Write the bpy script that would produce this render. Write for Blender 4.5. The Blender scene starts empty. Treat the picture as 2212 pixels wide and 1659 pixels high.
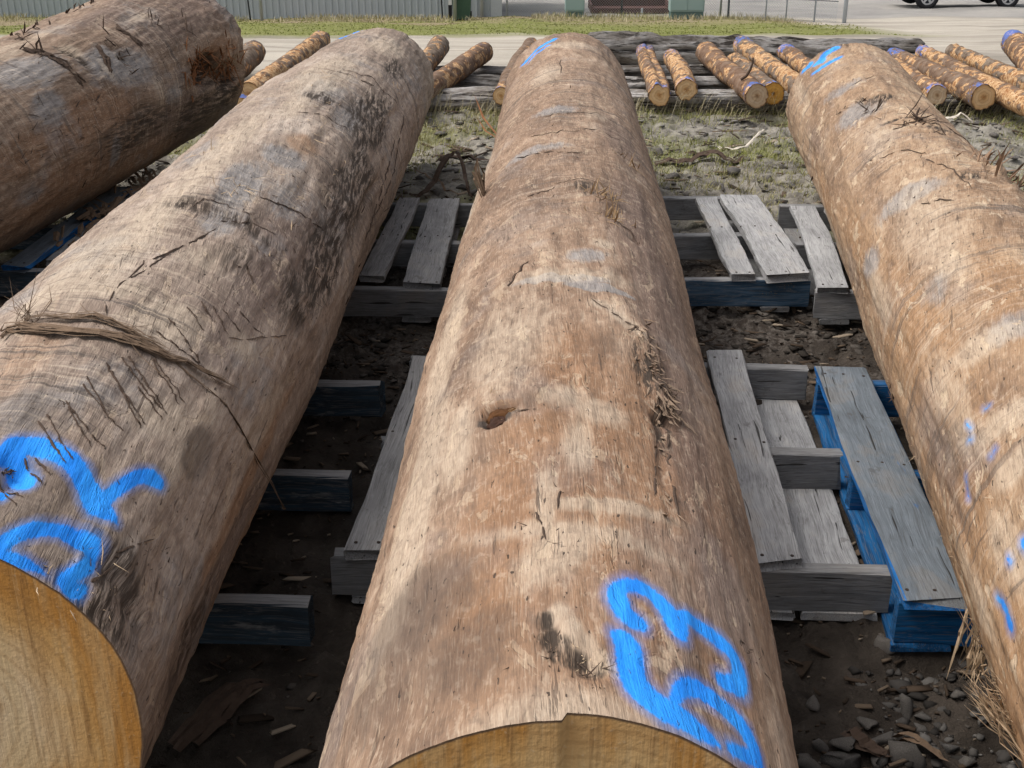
import bpy, bmesh, math, random
import numpy as np
from mathutils import Vector, Matrix
R=math.radians
sc=bpy.context.scene
# ------------------------------------------------------------------ camera
PITCH=R(23.7); FPX=1158.5/math.tan(PITCH); HC=1.535          # focal length in pixels of a 2212-wide picture
cp,sp=math.cos(PITCH),math.sin(PITCH)
cam=bpy.data.cameras.new('camera'); camo=bpy.data.objects.new('camera',cam); sc.collection.objects.link(camo)
camo.location=(0,0,HC); camo.rotation_euler=(R(90)-PITCH,0,0)
cam.sensor_width=36; cam.lens=FPX/2212*36; cam.clip_start=.05; cam.clip_end=600
sc.camera=camo
# ------------------------------------------------------------------ sky and sun (bright overcast, hazy sun high on the left)
SUN_EL,SUN_AZ=R(56),R(-88)        # azimuth measured from +Y towards +X
w=bpy.data.worlds.new('World'); sc.world=w; w.use_nodes=True
wn=w.node_tree; bg=wn.nodes['Background']
sky=wn.nodes.new('ShaderNodeTexSky'); sky.sky_type='NISHITA'; sky.sun_disc=False
sky.sun_elevation=SUN_EL; sky.sun_rotation=SUN_AZ; sky.air_density=1.0; sky.dust_density=6; sky.ozone_density=.6
hs=wn.nodes.new('ShaderNodeHueSaturation'); hs.inputs['Saturation'].default_value=.38
wn.links.new(sky.outputs[0],hs.inputs['Color']); wn.links.new(hs.outputs[0],bg.inputs['Color'])
bg.inputs['Strength'].default_value=.15
sun=bpy.data.lights.new('sun','SUN'); suno=bpy.data.objects.new('sun',sun); sc.collection.objects.link(suno)
sun.energy=1.05; sun.angle=R(24); sun.color=(1,.955,.91)
sd=Vector((math.sin(SUN_AZ)*math.cos(SUN_EL),math.cos(SUN_AZ)*math.cos(SUN_EL),math.sin(SUN_EL)))
suno.rotation_euler=sd.to_track_quat('Z','Y').to_euler()
sc.view_settings.view_transform='Standard'; sc.view_settings.look='None'; sc.view_settings.gamma=1
sc.view_settings.exposure=.33
sc.render.resolution_x=1024; sc.render.resolution_y=768
sc.render.engine='CYCLES'
sc.cycles.max_bounces=6; sc.cycles.diffuse_bounces=4; sc.cycles.glossy_bounces=2; sc.cycles.caustics_reflective=False; sc.cycles.caustics_refractive=False

# ================================================================== helpers
rng=np.random.default_rng(7); random.seed(7)
def link(o,parent=None):
    sc.collection.objects.link(o)
    if parent: o.parent=parent
    return o
def tag(o,label=None,cat=None,group=None,kind=None):
    if label: o['label']=label
    if cat: o['category']=cat
    if group: o['group']=group
    if kind: o['kind']=kind
    return o
def empty(name,loc=(0,0,0),rz=0):
    o=bpy.data.objects.new(name,None); o.location=loc; o.rotation_euler=(0,0,rz); o.empty_display_size=.1
    return link(o)
def nmesh(name,v,f,mat=None,smooth=False):
    me=bpy.data.meshes.new(name)
    v=np.asarray(v,dtype=np.float32)
    if isinstance(f,np.ndarray):
        n,k=f.shape
        me.vertices.add(len(v)); me.vertices.foreach_set('co',v.ravel())
        me.loops.add(n*k); me.loops.foreach_set('vertex_index',f.astype(np.int32).ravel())
        me.polygons.add(n); me.polygons.foreach_set('loop_start',np.arange(0,n*k,k,dtype=np.int32))
        me.polygons.foreach_set('loop_total',np.full(n,k,dtype=np.int32))
        me.update(calc_edges=True)
    else:
        me.from_pydata([tuple(map(float,a)) for a in v],[],f); me.update()
    me.validate()
    if smooth: me.polygons.foreach_set('use_smooth',np.ones(len(me.polygons),dtype=bool))
    if mat: me.materials.append(mat)
    return me
def obj(name,me,parent=None): return link(bpy.data.objects.new(name,me),parent)
def fattr(me,name,a):
    at=me.attributes.new(name,'FLOAT','POINT'); at.data.foreach_set('value',np.asarray(a,dtype=np.float32).ravel())
class MB:                                        # small mesh collector
    def __init__(s): s.v=[]; s.f=[]
    def add(s,v,f):
        b=len(s.v); s.v+= [tuple(a) for a in v]; s.f+=[tuple(b+i for i in q) for q in f]
    def box(s,x0,x1,y0,y1,z0,z1):
        s.add([(x0,y0,z0),(x1,y0,z0),(x1,y1,z0),(x0,y1,z0),(x0,y0,z1),(x1,y0,z1),(x1,y1,z1),(x0,y1,z1)],
              [(0,3,2,1),(4,5,6,7),(0,1,5,4),(1,2,6,5),(2,3,7,6),(3,0,4,7)])
    def tube(s,pts,rad,n=6,cap=True):
        pts=[Vector(p) for p in pts]; m=len(pts)
        if not hasattr(rad,'__len__'): rad=[rad]*m
        rings=[]; up=Vector((.13,.27,.95))
        for i,p in enumerate(pts):
            t=(pts[min(i+1,m-1)]-pts[max(i-1,0)]).normalized()
            a=t.cross(up); a=a.normalized() if a.length>1e-4 else Vector((1,0,0)); b=t.cross(a)
            rings.append([p+a*math.cos(6.2832*k/n)*rad[i]+b*math.sin(6.2832*k/n)*rad[i] for k in range(n)])
        v=[q for r_ in rings for q in r_]
        f=[(i*n+k,i*n+(k+1)%n,(i+1)*n+(k+1)%n,(i+1)*n+k) for i in range(m-1) for k in range(n)]
        if cap: f+=[tuple(range(n))[::-1],tuple((m-1)*n+k for k in range(n))]
        s.add(v,f)
    def build(s,name,mat,parent=None,smooth=False): return obj(name,nmesh(name,s.v,s.f,mat,smooth),parent)
# value noise --------------------------------------------------------
def _h(i,j,k,s):
    n=(i.astype(np.int64)*374761393+j.astype(np.int64)*668265263+k.astype(np.int64)*2147483647+s*974634777)&0x7fffffff
    n=((n^(n>>13))*1274126177)&0x7fffffff
    n=((n^(n>>16))*668265263)&0x7fffffff
    return ((n^(n>>15))&0xffff)/32767.5-1
def vnoise(x,y,z,s=0):
    x,y,z=np.broadcast_arrays(np.asarray(x,float),np.asarray(y,float),np.asarray(z,float))
    i,j,k=np.floor(x),np.floor(y),np.floor(z); a,b,c=x-i,y-j,z-k
    a,b,c=a*a*(3-2*a),b*b*(3-2*b),c*c*(3-2*c); o=0
    for di in (0,1):
        for dj in (0,1):
            for dk in (0,1):
                o=o+_h(i+di,j+dj,k+dk,s)*(a if di else 1-a)*(b if dj else 1-b)*(c if dk else 1-c)
    return o
def fbm(x,y,z,oct=4,s=0,gain=.5):
    o=0; a=1
    for q in range(oct): o=o+a*vnoise(x*2**q,y*2**q,z*2**q,s+q*17); a*=gain
    return o
# picture pixel (2212 x 1659) -> ray ---------------------------------
def ray(x,y):
    a=(x-1106)/FPX; b=(y-829.5)/FPX
    return np.array([a,cp-b*sp,-sp-b*cp])
CAMP=np.array([0,0,HC])
def on_z(x,y,z):
    d=ray(x,y); return CAMP+d*((z-HC)/d[2])
def at_y(x,y,Y):
    d=ray(x,y); return CAMP+d*(Y/d[1])
# ground height profile (level under the stack, falling away behind it)
_PY=np.array([-20,6.5,7,8,9,11,13,16,20,25,30,36,42,50,70,120,300.])
_PZ=np.array([0,0,-.004,-.042,-.098,-.267,-.481,-.83,-1.3,-1.874,-2.39,-2.93,-3.33,-3.85,-4.5,-4.2,12.])
_Yd=np.linspace(-20,300,6401); _Zd=np.interp(_Yd,_PY,_PZ)
_k=np.ones(21)/21; _Zd=np.convolve(np.pad(_Zd,10,mode='edge'),_k,mode='valid')
def gz(Y): return np.interp(Y,_Yd,_Zd)
def on_ground(x,y):
    d=ray(x,y); z=0.
    for _ in range(60):
        P=CAMP+d*((z-HC)/d[2]); z=.5*z+.5*float(gz(P[1]))
    return P

# ------------------------------------------------------------------ node helper
class G:
    def __init__(s,name,rough=.85,spec=.25):
        s.m=bpy.data.materials.new(name); s.m.use_nodes=True; s.t=s.m.node_tree
        s.b=s.t.nodes['Principled BSDF']; s.set('Roughness',rough); s.set('Specular IOR Level',spec)
    def set(s,k,v):
        if hasattr(v,'is_output'): s.t.links.new(v,s.b.inputs[k])
        else: s.b.inputs[k].default_value=v
    def put(s,sock,v):
        if hasattr(v,'is_output'): s.t.links.new(v,sock)
        elif v is not None:
            if sock.type=='RGBA' and len(v)==3: v=(*v,1)
            sock.default_value=v
    def uv(s): return s.t.nodes.new('ShaderNodeTexCoord').outputs['UV']
    def ob(s): return s.t.nodes.new('ShaderNodeTexCoord').outputs['Object']
    def pos(s): return s.t.nodes.new('ShaderNodeNewGeometry').outputs['Position']
    def nrm(s): return s.t.nodes.new('ShaderNodeNewGeometry').outputs['Normal']
    def rnd(s): return s.t.nodes.new('ShaderNodeObjectInfo').outputs['Random']
    def attr(s,n):
        a=s.t.nodes.new('ShaderNodeAttribute'); a.attribute_name=n; return a.outputs['Fac']
    def xf(s,v,scale=(1,1,1),loc=(0,0,0),rot=(0,0,0)):
        n=s.t.nodes.new('ShaderNodeMapping'); s.put(n.inputs[0],v); s.put(n.inputs['Scale'],scale); s.put(n.inputs['Location'],loc); s.put(n.inputs['Rotation'],rot); return n.outputs[0]
    def noise(s,v,scale=1,detail=4,rough=.55,dist=0,color=False):
        n=s.t.nodes.new('ShaderNodeTexNoise'); s.put(n.inputs['Vector'],v)
        n.inputs['Scale'].default_value=scale; n.inputs['Detail'].default_value=detail; n.inputs['Roughness'].default_value=rough; n.inputs['Distortion'].default_value=dist
        return n.outputs['Color' if color else 'Fac']
    def vor(s,v,scale=1,feature='F1',out='Distance',rand=1):
        n=s.t.nodes.new('ShaderNodeTexVoronoi'); n.feature=feature; s.put(n.inputs['Vector'],v); n.inputs['Scale'].default_value=scale; n.inputs['Randomness'].default_value=rand
        return n.outputs[out]
    def m_(s,op,a,b=None,c=None,clamp=False):
        n=s.t.nodes.new('ShaderNodeMath'); n.operation=op; n.use_clamp=clamp
        s.put(n.inputs[0],a)
        if b is not None: s.put(n.inputs[1],b)
        if c is not None: s.put(n.inputs[2],c)
        return n.outputs[0]
    def vm(s,op,a,b):
        n=s.t.nodes.new('ShaderNodeVectorMath'); n.operation=op; s.put(n.inputs[0],a); s.put(n.inputs[1],b); return n.outputs[0]
    def sep(s,v):
        n=s.t.nodes.new('ShaderNodeSeparateXYZ'); s.put(n.inputs[0],v); return n.outputs
    def ss(s,x,lo,hi):                                   # smooth step lo..hi -> 0..1
        n=s.t.nodes.new('ShaderNodeMapRange'); n.interpolation_type='SMOOTHSTEP'; s.put(n.inputs[0],x)
        n.inputs[1].default_value=lo; n.inputs[2].default_value=hi; n.inputs[3].default_value=0; n.inputs[4].default_value=1
        return n.outputs[0]
    def ramp(s,f,cols,interp='LINEAR'):
        n=s.t.nodes.new('ShaderNodeValToRGB'); s.put(n.inputs[0],f); n.color_ramp.interpolation=interp; e=n.color_ramp.elements
        while len(e)<len(cols): e.new(.5)
        for k,(p,c) in zip(e,cols): k.position=p; k.color=(*c,1) if len(c)==3 else c
        return n.outputs[0]
    def mix(s,f,a,b,mode='MIX'):
        n=s.t.nodes.new('ShaderNodeMix'); n.data_type='RGBA'; n.blend_type=mode
        s.put(n.inputs[0],f); s.put(n.inputs[6],a); s.put(n.inputs[7],b); return n.outputs[2]
    def bump(s,h,strength=.5,dist=.01,prev=None):
        n=s.t.nodes.new('ShaderNodeBump'); n.inputs['Strength'].default_value=strength; n.inputs['Distance'].default_value=dist; s.put(n.inputs['Height'],h)
        if prev is not None: s.put(n.inputs['Normal'],prev)
        return n.outputs[0]
def plain(name,col,rough=.7,metal=0,var=.15,scale=20,bump=0):
    g=G(name,rough); n=g.noise(g.ob(),scale,4); c=g.mix(g.m_('MULTIPLY',n,1),[k*(1-var) for k in col],[min(1,k*(1+var)) for k in col])
    g.set('Base Color',c); g.set('Metallic',metal)
    if bump: g.set('Normal',g.bump(n,bump,.01))
    return g.m

# ================================================================== GROUND
def axis(segs):
    a=[]
    for lo,hi,st in segs: a.append(np.arange(lo,hi,st))
    return np.concatenate(a+[[segs[-1][1]]])
def ground_relief(X,Y):
    near=np.clip((11-Y)/2.5,0,1); far=1-near
    z=near*(.018*fbm(X*3,Y*3,0,3,s=3)+.021*fbm(X*13,Y*13,0,3,s=5,gain=.6))
    z=z+far*.05*fbm(X*.5,Y*.5,0,3,s=9)
    verge=np.clip((Y-23.5)/3,0,1)*np.clip((37-Y)/2,0,1)*np.clip((8.5-X)/2.5,0,1)
    z=z+verge*(.03+.06*fbm(X*.35,Y*.6,0,3,s=11))
    return z
xs=axis([(-300,-90,30),(-90,-20,7),(-20,-4,.5),(-4,-2.4,.1),(-2.4,3.6,.024),(3.6,6,.1),(6,24,.5),(24,90,6),(90,300,30)])
ys=axis([(-12,.4,.6),(.4,9.5,.024),(9.5,14,.1),(14,46,.4),(46,80,2),(80,260,12)])
GX,GY=np.meshgrid(xs,ys)
GZ=gz(GY)+ground_relief(GX,GY)-.006
nx,ny=len(xs),len(ys); idx=np.arange(nx*ny).reshape(ny,nx)
faces=np.stack([idx[:-1,:-1],idx[:-1,1:],idx[1:,1:],idx[1:,:-1]],-1).reshape(-1,4)
g=G('ground_surface',.95,.1); P=g.pos(); sx,sy,sz=g.sep(P)
n1=g.noise(P,1.3,5); n2=g.noise(P,9,5,.65); n3=g.noise(P,45,4,.7); n4=g.noise(P,.35,4)
mud=g.ramp(n2,[(.3,(.026,.021,.017)),(.5,(.050,.041,.033)),(.7,(.080,.066,.054))])
mud=g.mix(g.ss(n3,.6,.75),mud,(.11,.09,.072))
mudg=g.mix(g.ss(n3,.42,.62),(.055,.044,.036),(.17,.15,.13))                   # gravelly mud between the two pallet rows
mud=g.mix(g.m_('MULTIPLY',g.m_('MULTIPLY',g.ss(sy,3.25,3.6),g.ss(n1,.36,.6)),.8),mud,mudg)
rub=g.ramp(n2,[(.3,(.085,.078,.066)),(.48,(.19,.175,.15)),(.62,(.30,.28,.24)),(.75,(.17,.14,.10))])
rub=g.mix(g.m_('MULTIPLY',g.ss(n1,.47,.62),.75),rub,(.19,.19,.085))
rub=g.mix(g.m_('MULTIPLY',g.ss(n3,.5,.7),.5),rub,(.34,.31,.25))
tr=g.ramp(g.noise(g.xf(P,(.25,1.1,1)),1.0,5),[(.3,(.25,.225,.19)),(.5,(.42,.38,.32)),(.7,(.52,.475,.40))])
tr=g.mix(g.m_('MULTIPLY',g.ss(n3,.45,.7),.35),tr,(.22,.2,.17))
tr=g.mix(g.m_('MULTIPLY',g.ss(n2,.5,.7),.3),tr,(.3,.27,.22))
gr=g.ramp(n2,[(.3,(.135,.15,.045)),(.5,(.185,.20,.06)),(.66,(.25,.235,.12))])
gr=g.mix(g.m_('MULTIPLY',g.ss(sy,29,33),g.ss(n4,.35,.55)),gr,(.27,.22,.14))
yd=g.ramp(n4,[(.3,(.22,.21,.20)),(.55,(.33,.315,.29)),(.75,(.4,.37,.33))])
yd=g.mix(g.m_('MULTIPLY',g.ss(n2,.5,.7),.3),yd,(.19,.185,.17))
edge=g.m_('ADD',sy,g.m_('MULTIPLY',g.m_('SUBTRACT',n1,.5),1.2))
c=g.mix(g.ss(edge,4.75,5.15),mud,rub)
c=g.mix(g.m_('MULTIPLY',g.ss(sy,8.0,8.2),.85),c,(.045,.037,.030))  # deep shade between the old beams under the poles, painted into the ground colour
c=g.mix(g.ss(edge,9.6,10.6),c,tr)
edge2=g.m_('ADD',sy,g.m_('MULTIPLY',g.m_('SUBTRACT',n4,.5),5))
ex=g.m_('ADD',sx,g.m_('MULTIPLY',g.m_('SUBTRACT',n4,.5),3))
c=g.mix(g.m_('MULTIPLY',g.ss(edge2,23.0,24.6),g.m_('SUBTRACT',1,g.ss(ex,7.2,8.8))),c,gr)
c=g.mix(g.ss(sy,36.2,37.4),c,yd)
c=g.mix(g.ss(g.m_('ADD',sy,g.m_('MULTIPLY',n4,12)),66,84),c,g.mix(n4,(.085,.10,.035),(.17,.165,.075)))
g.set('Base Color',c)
hh=g.m_('ADD',n2,g.m_('MULTIPLY',n3,.7)); g.set('Normal',g.bump(hh,.8,.02))
g.set('Roughness',g.mix(g.ss(edge,4.6,5.2),(.8,.8,.8),(.97,.97,.97)))
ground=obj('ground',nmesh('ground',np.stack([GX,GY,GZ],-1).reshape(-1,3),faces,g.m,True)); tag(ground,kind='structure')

# ================================================================== WOOD MATERIALS
def log_material(name,cA,cB,cC,cD,warm,grey_amt,flake,band,seed,slant,pcol=((.014,.225,.80),(.030,.325,.93)),scratch=.5,bstart=None):
    """peeled eucalypt log. UV = (metres along, metres around)."""
    g=G(name,.78,.2); uv=g.xf(g.uv(),(1,1,1),(seed*3.1,seed*1.7,0))
    warp=g.noise(uv,3.1,2,color=True)
    uvw=g.vm('ADD',uv,g.vm('MULTIPLY',g.vm('SUBTRACT',warp,(.5,.5,.5)),(.07,.03,0)))
    sl=g.xf(uvw,(1,1,1),(0,0,0),(0,0,slant))
    fib=g.noise(g.xf(sl,(30,380,1)),1,2,.6)
    fib2=g.noise(g.xf(sl,(9,95,1)),1,3,.65)
    pat=g.noise(g.xf(uvw,(1.9,4.6,1)),1,5,.68,.5)
    pat2=g.noise(g.xf(sl,(6.5,15,1),(9,4,0)),1,4,.68,.3)
    mot=g.noise(g.xf(sl,(30,52,1),(1,7,0)),1,3,.7)
    f=g.m_('ADD',g.m_('MULTIPLY',pat,.56),g.m_('ADD',g.m_('MULTIPLY',fib2,.13),g.m_('MULTIPLY',pat2,.31)))
    c=g.ramp(f,[(.36,cA),(.455,cB),(.54,cC),(.64,cD)])
    fnz=g.m_('MULTIPLY',g.m_('SUBTRACT',g.m_('ADD',g.m_('MULTIPLY',pat2,.62),g.m_('MULTIPLY',fib2,.38)),.5),1.5)
    def fld(n,soft=.25): return g.ss(g.m_('ADD',g.attr(n),fnz),.5-soft,.5+soft)
    c=g.mix(g.m_('MULTIPLY',fld('orange',.4),.6),c,warm)
    c=g.mix(g.m_('MULTIPLY',fld('purple',.4),.74),c,(.160,.112,.092))
    gm=g.m_('MULTIPLY',g.ss(g.noise(g.xf(uvw,(2.6,3.6,1),(31,7,0)),1,4,.68),.53,.66),grey_amt)
    c=g.mix(g.m_('MAXIMUM',gm,g.m_('MULTIPLY',fld('grey',.25),.8)),c,g.mix(fib2,(.13,.128,.130),(.37,.355,.345)))
    c=g.mix(g.m_('MULTIPLY',fld('cream',.36),.56),c,g.mix(fib2,(.41,.325,.240),(.62,.515,.395)))
    fl=g.noise(g.xf(sl,(8,19,1),(4,8,0)),1,4,.65,.6)
    c=g.mix(g.m_('MULTIPLY',g.ss(fl,.60,.625),flake),c,g.mix(fib2,(.40,.29,.19),(.66,.53,.38)))
    c=g.mix(g.m_('MULTIPLY',g.ss(fl,.40,.37),flake*.45),c,(.115,.075,.052))
    # scrape bands and fine scratches running around the trunk
    bsel=g.ss(g.noise(g.xf(uvw,(1.1,1.6,1),(12,3,0)),1,2),.40,.58)
    if bstart: bsel=g.m_('MULTIPLY',bsel,g.m_('ADD',.18,g.m_('MULTIPLY',.82,g.ss(g.sep(g.uv())[0],*bstart))))
    bn=g.noise(g.xf(uvw,(15,1.3,1),(2,5,0),(0,0,slant*.8)),1,4,.72,.3)
    bm=g.m_('MULTIPLY',g.m_('MULTIPLY',g.ss(bn,.58,.62),bsel),band*.8)
    c=g.mix(bm,c,(.085,.073,.067))
    c=g.mix(g.m_('MULTIPLY',g.m_('MULTIPLY',g.ss(bn,.42,.36),bsel),band*.45),c,(.58,.47,.36))
    sc_=g.noise(g.xf(uvw,(110,3.5,1),(7,5,0),(0,0,slant*.8+.05)),1,2,.6)
    c=g.mix(g.m_('MULTIPLY',g.m_('MULTIPLY',g.ss(sc_,.56,.66),bsel),scratch),c,(.11,.085,.07))
    c=g.mix(g.m_('MULTIPLY',g.m_('MULTIPLY',g.ss(sc_,.44,.34),bsel),scratch*.7),c,(.60,.50,.39))
    # fibre grain, mottling, fissures, nicks
    c=g.mix(g.m_('MULTIPLY',g.ss(fib,.48,.34),.26),c,(.08,.055,.040))
    c=g.mix(g.m_('MULTIPLY',g.ss(fib,.54,.66),.20),c,(.66,.55,.42))
    c=g.mix(g.m_('MULTIPLY',g.ss(mot,.48,.34),.32),c,(.10,.072,.054))
    c=g.mix(g.m_('MULTIPLY',g.ss(mot,.54,.68),.26),c,(.60,.49,.37))
    fis=g.noise(g.xf(sl,(7,85,1),(13,3,0)),1,3,.6)
    c=g.mix(g.m_('MULTIPLY',g.ss(fis,.665,.69),.6),c,(.07,.048,.036))
    nk=g.noise(g.xf(sl,(42,130,1),(3,3,0),(0,0,.35)),1,2,.55)
    nm=g.ss(nk,.68,.715)
    c=g.mix(g.m_('MULTIPLY',nm,.85),c,(.040,.029,.023))
    dt=fld('dirt',.3); dn=g.noise(g.xf(sl,(9,70,1)),1,4,.75)
    c=g.mix(g.m_('MULTIPLY',dt,g.ss(dn,.40,.55)),c,(.052,.038,.028))
    c=g.mix(g.m_('MULTIPLY',fld('stain',.25),.55),c,(.085,.065,.053))
    pd=g.m_('ADD',g.attr('paint'),g.m_('MULTIPLY',g.m_('SUBTRACT',g.noise(g.xf(uv,(130,170,1)),1,2,.7),.5),.007))
    pm=g.m_('SUBTRACT',1,g.ss(pd,-.0025,.0025))
    haze=g.m_('MULTIPLY',g.m_('SUBTRACT',1,g.ss(pd,-.002,.014)),.34)
    pm=g.m_('MULTIPLY',pm,g.m_('SUBTRACT',1,g.m_('MULTIPLY',g.m_('MAXIMUM',nm,g.m_('MULTIPLY',g.ss(fib,.36,.28),.25)),.6)))
    pc=g.mix(g.ss(pat2,.35,.65),*pcol)
    c=g.mix(haze,c,pc); c=g.mix(pm,c,pc)
    g.set('Base Color',c)
    h=g.m_('ADD',g.m_('MULTIPLY',fib,.35),g.m_('ADD',g.m_('MULTIPLY',fib2,.8),g.m_('ADD',g.m_('MULTIPLY',g.ss(fl,.58,.64),.35),g.m_('MULTIPLY',mot,.7))))
    h=g.m_('SUBTRACT',h,g.m_('ADD',g.m_('MULTIPLY',nm,.8),g.m_('MULTIPLY',g.ss(fis,.63,.68),.8)))
    h=g.m_('SUBTRACT',h,g.m_('MULTIPLY',bm,.8)); h=g.m_('ADD',h,g.m_('MULTIPLY',g.m_('MULTIPLY',dt,dn),1.5))
    g.set('Normal',g.bump(h,.6,.005))
    return g.m
def end_material(name,ang,seed):
    g=G(name,.75,.2); o=g.ob(); o=g.xf(o,(1,1,1),(seed,0,seed))
    saw=g.noise(g.xf(o,(90,3,6),(0,0,0),(0,ang,0)),1,3,.6)
    saw2=g.noise(g.xf(o,(13,1,1.6),(0,0,0),(0,ang,0)),1,3,.65)
    big=g.noise(o,6,3)
    rr=g.attr('rad')
    c=g.ramp(g.m_('ADD',rr,g.m_('MULTIPLY',g.m_('SUBTRACT',big,.5),.7)),[(.0,(.44,.23,.08)),(.22,(.42,.22,.08)),(.34,(.88,.66,.41)),(.60,(.84,.57,.29)),(.78,(.76,.43,.15)),(.93,(.62,.29,.07))])
    c=g.mix(g.m_('MULTIPLY',g.ss(saw2,.50,.60),.42),c,(.80,.58,.30))
    c=g.mix(g.m_('MULTIPLY',g.ss(saw2,.44,.36),.32),c,(.44,.22,.07))
    c=g.mix(g.m_('MULTIPLY',g.ss(saw,.54,.68),.45),c,(.26,.13,.05))
    c=g.mix(g.m_('MULTIPLY',g.ss(saw,.46,.34),.26),c,(.84,.62,.34))
    rw=g.m_('SINE',g.m_('MULTIPLY',g.m_('ADD',rr,g.m_('MULTIPLY',big,.12)),95.)); c=g.mix(g.m_('MULTIPLY',g.ss(rw,.3,.95),.22),c,(.34,.17,.06))
    sp_=g.noise(g.xf(o,(150,150,150)),1,2)
    c=g.mix(g.m_('MULTIPLY',g.ss(sp_,.64,.70),.3),c,(.82,.60,.36))
    c=g.mix(g.ss(rr,.985,.995),c,(.16,.10,.06))
    g.set('Base Color',c); g.set('Normal',g.bump(g.m_('ADD',saw,g.m_('MULTIPLY',sp_,.5)),.6,.004)); return g.m
def board_material(name,blue,wear_top=1.0,tone=1.0,tint=(1,1,1),pcol=((.008,.045,.13),(.014,.105,.32))):
    """weathered pallet timber, long axis = local X"""
    g=G(name,.85,.15); o=g.ob(); r=g.rnd(); off=g.m_('MULTIPLY',r,37.)
    cx=g.t.nodes.new('ShaderNodeCombineXYZ'); g.put(cx.inputs[0],off); g.put(cx.inputs[1],off); g.put(cx.inputs[2],off)
    o=g.vm('ADD',o,cx.outputs[0])
    wp=g.vm('ADD',o,g.vm('MULTIPLY',g.vm('SUBTRACT',g.noise(g.xf(o,(2.5,6,6)),1,2,color=True),(.5,.5,.5)),(.0,.05,.05)))
    gr=g.noise(g.xf(wp,(9,330,330)),1,3,.65); gr2=g.noise(g.xf(wp,(3,60,60)),1,3,.6)
    bl=g.noise(g.xf(o,(5,8,8)),1,4,.65)
    T=lambda k:tuple(k*tone*q for q in tint)
    c=g.ramp(g.m_('ADD',g.m_('MULTIPLY',bl,.6),g.m_('MULTIPLY',gr2,.4)),[(.34,T(.20)),(.48,T(.275)),(.60,T(.345)),(.70,T(.31))])
    c=g.mix(g.m_('MULTIPLY',g.m_('MULTIPLY',g.ss(bl,.52,.64),r),.35),c,tuple(tone*k for k in (.33,.27,.20)))
    c=g.mix(g.m_('MULTIPLY',g.ss(gr,.49,.36),.40),c,(.075,.068,.062))
    c=g.mix(g.m_('MULTIPLY',g.ss(gr,.55,.68),.35),c,T(.50))
    crk=g.noise(g.xf(wp,(1.6,95,95),(5,5,5)),1,2,.5); cm=g.ss(crk,.685,.705)
    c=g.mix(g.m_('MULTIPLY',cm,.85),c,(.03,.027,.024))
    st=g.ss(g.noise(g.xf(o,(12,18,18),(7,1,3)),1,4,.72),.62,.70); c=g.mix(g.m_('MULTIPLY',st,.45),c,(.085,.075,.066))
    if blue>0:
        nz=g.sep(g.nrm())[2]; up=g.ss(nz,.55,.8)
        wear=g.noise(g.xf(o,(6,30,30),(2,8,4)),1,5,.72)
        amt=g.ss(g.m_('SUBTRACT',g.m_('ADD',wear,blue-.5),g.m_('MULTIPLY',up,wear_top*.45)),.40,.54)
        pc=g.mix(g.ss(gr2,.35,.65),*pcol)
        c=g.mix(g.m_('MULTIPLY',amt,g.m_('SUBTRACT',1,g.m_('MULTIPLY',g.ss(gr,.48,.36),.5))),c,pc)
    g.set('Base Color',c)
    h=g.m_('ADD',g.m_('MULTIPLY',gr,.6),g.m_('SUBTRACT',g.m_('MULTIPLY',gr2,.8),g.m_('MULTIPLY',cm,1.5))); g.set('Normal',g.bump(h,.7,.004)); return g.m
M={}
M['grey']=board_material('weathered_timber',0)
M['greyd']=board_material('dark_weathered_timber',0,tone=.75)
M['greyl']=board_material('pale_weathered_timber',0,tone=1.25)
M['blueside']=board_material('timber_with_dark_blue_sides',.60,1.5,1.0,(1,1,1),((.040,.052,.064),(.050,.085,.120)))
M['bluefaded']=board_material('timber_with_faded_blue_paint',.60,1.0,1.0,(1,1,1),((.03,.065,.11),(.09,.155,.235)))
M['blue']=board_material('blue_painted_timber',.93,.25,.9,(1,1,1),((.010,.065,.17),(.018,.145,.37)))
M['blueworn']=board_material('blue_timber_worn_grey_on_top',.90,1.42,.64,(.84,.97,1.10),((.012,.09,.26),(.02,.17,.48)))
M['fibre']=plain('torn_fibre',(.30,.20,.11),.9,var=.5,scale=60)
M['fibrepale']=plain('pale_torn_fibre',(.50,.37,.24),.9,var=.35,scale=60)
M['darkbark']=plain('dark_bark',(.075,.05,.036),.92,var=.5,scale=50,bump=.5)
M['redbark']=plain('reddish_bark',(.20,.085,.035),.92,var=.5,scale=50,bump=.5)
M['brownbark']=plain('brown_bark',(.17,.115,.075),.92,var=.5,scale=50,bump=.5)
M['whitebark']=plain('bleached_bark',(.62,.56,.47),.9,var=.25,scale=30)
M['flake']=plain('grey_brown_wood_flakes',(.21,.15,.105),.92,var=.6,scale=60)
M['fringe']=plain('shaggy_brown_bark',(.24,.155,.10),.92,var=.5,scale=40)
M['rot']=plain('rotten_heartwood',(.045,.021,.013),.95,var=.7,scale=90)
M['rotorange']=plain('orange_rotten_wood',(.085,.036,.012),.95,var=.7,scale=70)
M['nail']=plain('rusty_nail',(.05,.035,.028),.7,metal=.3)

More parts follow.
